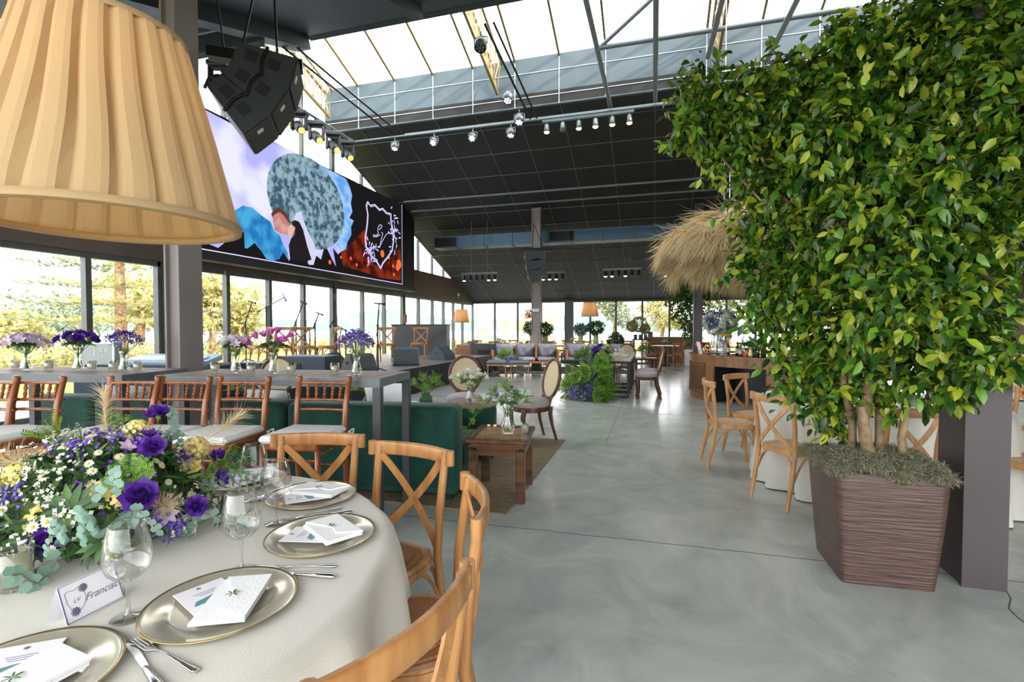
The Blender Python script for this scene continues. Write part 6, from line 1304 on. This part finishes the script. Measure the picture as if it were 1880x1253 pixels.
def lowcoffee(px, py, label, fl):
    g = G(px, py); t = thing('coffee_table', label, 'table', (g.x, g.y, 0), RAD(15), 'low wooden tables by the rattan sofas'); b = MB(); b.box((0, 0, .33), (1.0, .5, .04)); b.build('top', m_table, t); b = MB()
    for s in (-1, 1): b.bar((-.42, s*.18, .02), (.42, s*.18, .3), .05); b.bar((.42, s*.18, .02), (-.42, s*.18, .3), .05)
    b.build('crossed_legs', m_table, t); bouquet((g.x, g.y, .3505), fl, ['blue', 'statice', 'fern', 'blue', 'fern'], h=.05, spread=.26, top=.22, n=26, s=2.0, foliage=('fern', 'leafy'), nf=10, group='low flower mounds before the rattan sofas', flat=.9)
lowcoffee(936, 689, 'low crossed-leg wooden table behind the two slate blue stools', 'mound of blue and green flowers in front of the left rattan sofa'); lowcoffee(1076, 689, 'low crossed-leg wooden table behind the green bench', 'mound of blue flowers in front of the right rattan sofa')
b = MB(); g = G(1000, 681); b.box((0, 0, .005), (5.6, 2.6, .01)); o = b.build('grey_rug', mat('dark grey rug', srgb(96, 98, 100), .95, bump=.3, bscale=40)); o.location = (g.x-.2, g.y+.2, 0); o.rotation_euler.z = RAD(15); tag(o, 'dark grey rug beneath the rattan sofas and stools', 'rug')
# ------------------------------------------------------------------ BACK DINING AREA
far = crossback('crossback_chair', 'far wooden dining chair', m_oak, m_cane, 'far dining chairs near the back windows', low=True)
FT = [(872, 20.8, 'in the back left corner'), (915, 18.6, 'behind the left rattan sofa arm'), (958, 21.4, 'below the tall dry grass window'), (1008, 18.9, 'just right of the far column'), (1052, 21.4, 'in front of the wide grey pillar'), (1100, 18.9, 'below the right small pendant lamp'), (1143, 21.3, 'behind the black-framed table'), (1222, 18.3, 'beside the wooden service counter'), (1330, 17.5, 'behind the curved bar jars')]
first = True
for k, (px, dd, w) in enumerate(FT):
    c_ = AD(px, 603, dd); t = thing('round_table', 'round wooden dining table ' + w, 'table', (c_.x, c_.y, 0), group='far dining tables'); b = MB(); b.lathe([(0, .72), (.5, .72), (.51, .735), (.5, .75), (0, .75)], 28, smooth=False); b.build('tabletop', m_oak, t)
    b = MB(); b.tube([(0, 0, 0), (0, 0, .72)], .04, 8); b.lathe([(0, 0), (.26, 0), (.26, .02), (.03, .05)], 16); b.build('pedestal', m_blackm, t)
    for j, sd in enumerate(('near side', 'right side', 'far side', 'left side')):
        a = RAD(-75+90*j+13*(k % 3)); x, y = c_.x+.66*cos(a), c_.y+.66*sin(a); lb = 'cross-back chair at the ' + sd + ' of the table ' + w
        if first: far.location = (x, y, 0); far.rotation_euler.z = a-pi/2; far['label'] = lb; first = False
        else: dup(far, (x, y, 0), a-pi/2, lb)
    for j in range(2): a = 1.0+k+j*pi; dup(gl0, (c_.x+.25*cos(a), c_.y+.25*sin(a), .7505), 0, ('first' if j else 'second') + ' of two wine glasses on the table ' + w, group='wine glasses on the far tables')
    if k % 3 == 1: bouquet((c_.x, c_.y, .7505), 'small bunch of flowers on the table ' + w, ['yellowrose', 'whiterose', 'fern'], h=.08, spread=.13, top=.14, n=10, s=1.4, nf=4, group='small bunches on far tables')
t = thing('serving_table', 'long narrow wooden serving table behind the rattan sofas carrying tall vases', 'table', (AD(1020, 603, 16.7).x, AD(1020, 603, 16.7).y, 0), RAD(15)); b = MB(); b.box((0, 0, .80), (3.1, .45, .05)); b.build('top', m_oakp, t)
for sx in (-1, 1):
    for sy in (-1, 1): b = MB(); b.box((sx*1.45, sy*.18, .39), (.05, .05, .775)); b.build('leg', m_oakp, t)
for px, lab, kd, r_, up in ((977, 'left of the far column, under orange dry grasses', ['lisianthus', 'whiterose', 'statice', 'leafy'], .3, .45), (1001, 'right of the far column with white blooms', ['lisianthus', 'whiterose', 'statice', 'leafy'], .27, .42), (1066, 'left of the right small pendant lamp', ['blue', 'statice', 'leafy'], .24, .42), (1094, 'below the right small pendant lamp', ['statice', 'lisianthus', 'leafy'], .3, .45)):
    q = AD(px, 603, 16.7); q.z = .8255; vase_obj(q, 'tall glass vase ' + lab, .4, .09, shape='cyl', group='tall glass vases behind the sofas', m=mat('pale green glass', srgb(214, 226, 170), .1, trans=.4) if 'pale green glass' not in MATS else MATS['pale green glass']); ball_arr(q, 'arrangement in the tall vase ' + lab, kd, R=r_, n=22, tall=up)
    if px == 977:
        t = thing('dried_grasses', 'orange dried grasses above the arrangement left of the far column', 'flowers', q); P = []; D = []
        for k in range(500): d = rng.normal(0, 1, 3); P.append((d[0]*.13, d[1]*.1, .9+abs(d[2])*.16)); D.append((d[0], d[1], abs(d[2])+.3))
        o = leaf_cloud(np.array(P), np.array(D), rng.uniform(.05, .14, 500), np.full(500, .03), .2, 'blades', m_peach, t); o['kind'] = 'stuff'
q = AD(1130, 612, 16.6); q.z = .0; t = thing('pedestal_table', 'small round pedestal table behind the black-framed table', 'table', q); b = MB(); b.lathe([(0, .78), (.3, .78), (.3, .8), (0, .8)], 20, smooth=False); b.tube([(0, 0, 0), (0, 0, .78)], .03, 8); b.build('body', m_oakp, t)
q.z = .8; ball_arr(q, 'low dark purple arrangement on the small pedestal table', ['lisianthus', 'statice', 'leafy'], R=.3, n=24, tall=.08)
# console with three vases, service counter
q = AD(1176, 603, 19.4); t = thing('console_table', 'black open console by the back window holding three grey pots', 'table', (q.x, q.y, 0), RAD(15)); b = MB()
b.box((0, 0, .95), (.62, .35, .05)); [b.box((s*.29, 0, .46), (.05, .35, .93)) for s in (-1, 1)]; b.box((0, 0, .02), (.62, .35, .04)); b.build('frame', m_blackm, t)
for k in range(3): v = thing('small_pot', 'grey pot on the black console, ' + ('left', 'middle', 'right')[k], 'pot', (q.x+(-.2+.2*k)*cos(RAD(15)), q.y+(-.2+.2*k)*sin(RAD(15)), .9755), group='grey pots on the black console'); b = MB(); b.lathe([(0, 0), (.07, 0), (.075, .18), (.065, .18), (.06, .02), (0, .02)], 16); b.build('pot', m_steel, v)
q2 = Vector((q.x-.05, q.y+.3, 0)); 
t = thing('glass_stand', 'tall clear glass stand behind the black console', 'stand', (q2.x, q2.y, 0)); b = MB(); b.lathe([(0, 0), (.12, 0), (.1, .02), (.02, .05), (.02, 1.2), (.1, 1.3), (.09, 1.3), (0, 1.22)], 18); b.build('glass', m_glass, t)
t = thing('flower_arrangement', 'round olive hydrangea ball with two smaller ones on the tall glass stand', 'flowers', (q2.x, q2.y, 1.25))
for c_, r in (((0, 0, .3), .3), ((-.28, -.05, .22), .2), ((.22, 0, .12), .18)):
    P = rng.normal(0, 1, (900, 3)); P /= np.linalg.norm(P, axis=1)[:, None]; leaf_cloud(P*r*.95+np.array(c_), P+rng.normal(0, .6, P.shape), np.full(900, .06), np.full(900, .045), .2, 'flower_ball', MATS['sunlit tree leaves'], t)['kind'] = 'stuff'
q = AD(1228, 603, 20.6); t = thing('service_counter', 'wood-panelled service counter beneath the distant ficus', 'counter', (q.x, q.y, 0), RAD(5)); b = MB(); b.box((0, 0, .5), (1.9, .5, 1.0)); b.build('panelled_body', m_ratt if False else m_bar, t); b = MB(); b.box((0, 0, 1.02), (2.0, .6, .04)); b.build('top', m_oak, t); b = MB(); b.box((-.75, 0, 1.15), (.2, .2, .22)); b.build('raised_end', m_bar, t)
q = AD(1183, 603, 14.4); t = thing('side_table', 'brown square side table behind the oval-back chairs', 'table', (q.x, q.y, 0), RAD(15)); b = MB(); b.box((0, 0, .5), (.65, .5, .06)); b.build('top', m_table, t)
for sx in (-1, 1):
    for sy in (-1, 1): b = MB(); b.box((sx*.28, sy*.2, .235), (.07, .07, .47)); b.build('leg', m_table, t)
q.z = .5305; vase_obj(q, 'clear vase of leaning white tulips on the brown square side table', .2, .05, shape='bulb'); bouquet(q, 'leaning white tulips on the brown square side table', ['whitetulip', 'leafy', 'leafy'], h=.2, spread=.2, top=.12, n=9, s=1.3, nf=4)
# right background
for k, (x, y, w) in enumerate(((7.2, 12.4, 'near the brick wall at the right edge'), (9.0, 15.5, 'farther along the brick wall'))):
    t = thing('round_table', 'round cloth-topped table ' + w, 'table', (x, y, 0)); b = MB(); b.lathe([(0, .745), (.75, .745), (.77, .72), (.8, .02)], 36); b.build('cloth', m_cloth, t)
    for j in range(4): a = RAD(-100+90*j); dup(far, (x+1.0*cos(a), y+1.0*sin(a), 0), a-pi/2, ('near', 'right', 'far', 'left')[j] + '-side wooden chair of the table ' + w, 'chairs near the brick wall')
# outdoor terrace furniture
t = thing('terrace_parasol', 'white parasol on the terrace beyond the back windows', 'parasol', (3.2, 29, -.1)); b = MB(); b.lathe([(1.6, 1.9), (0, 2.6)], 8, smooth=False); b.build('canopy', m_linen, t); b = MB(); b.tube([(0, 0, 0), (0, 0, 2.55)], .03, 8); b.build('pole', m_oak, t)
# exit sign and fire sign
t = thing('exit_sign', 'small green and white exit sign on the brown wall band in the far corner', 'sign', (XL+.1, 21.4, 2.95)); b = MB(); b.box((0, 0, 0), (.03, .34, .26)); b.build('plate', mat('sign green', srgb(70, 130, 90), .5), t); b = MB(); b.box((.018, 0, .02), (.004, .2, .1)); b.build('white_panel', m_cardw, t)
t = thing('wall_notice', 'small white notice on the far column', 'sign', (-3.76, 15.86, 2.0)); b = MB(); b.box((0, 0, 0), (.22, .012, .1)); b.build('plate', m_cardw, t); b = MB(); b.box((0, -.008, .02), (.15, .003, .02)); b.build('printed_line', m_ink, t)
t = thing('fire_sign', 'small red sign between the left window frames', 'sign', (XL+.1, 16.3, 1.75)); b = MB(); b.box((0, 0, 0), (.02, .2, .3)); b.build('plate', mat('sign red', srgb(190, 70, 56), .5), t)
print('OBJECTS', len(bpy.data.objects), 'POLYS', sum(len(m.polygons) for m in bpy.data.meshes))
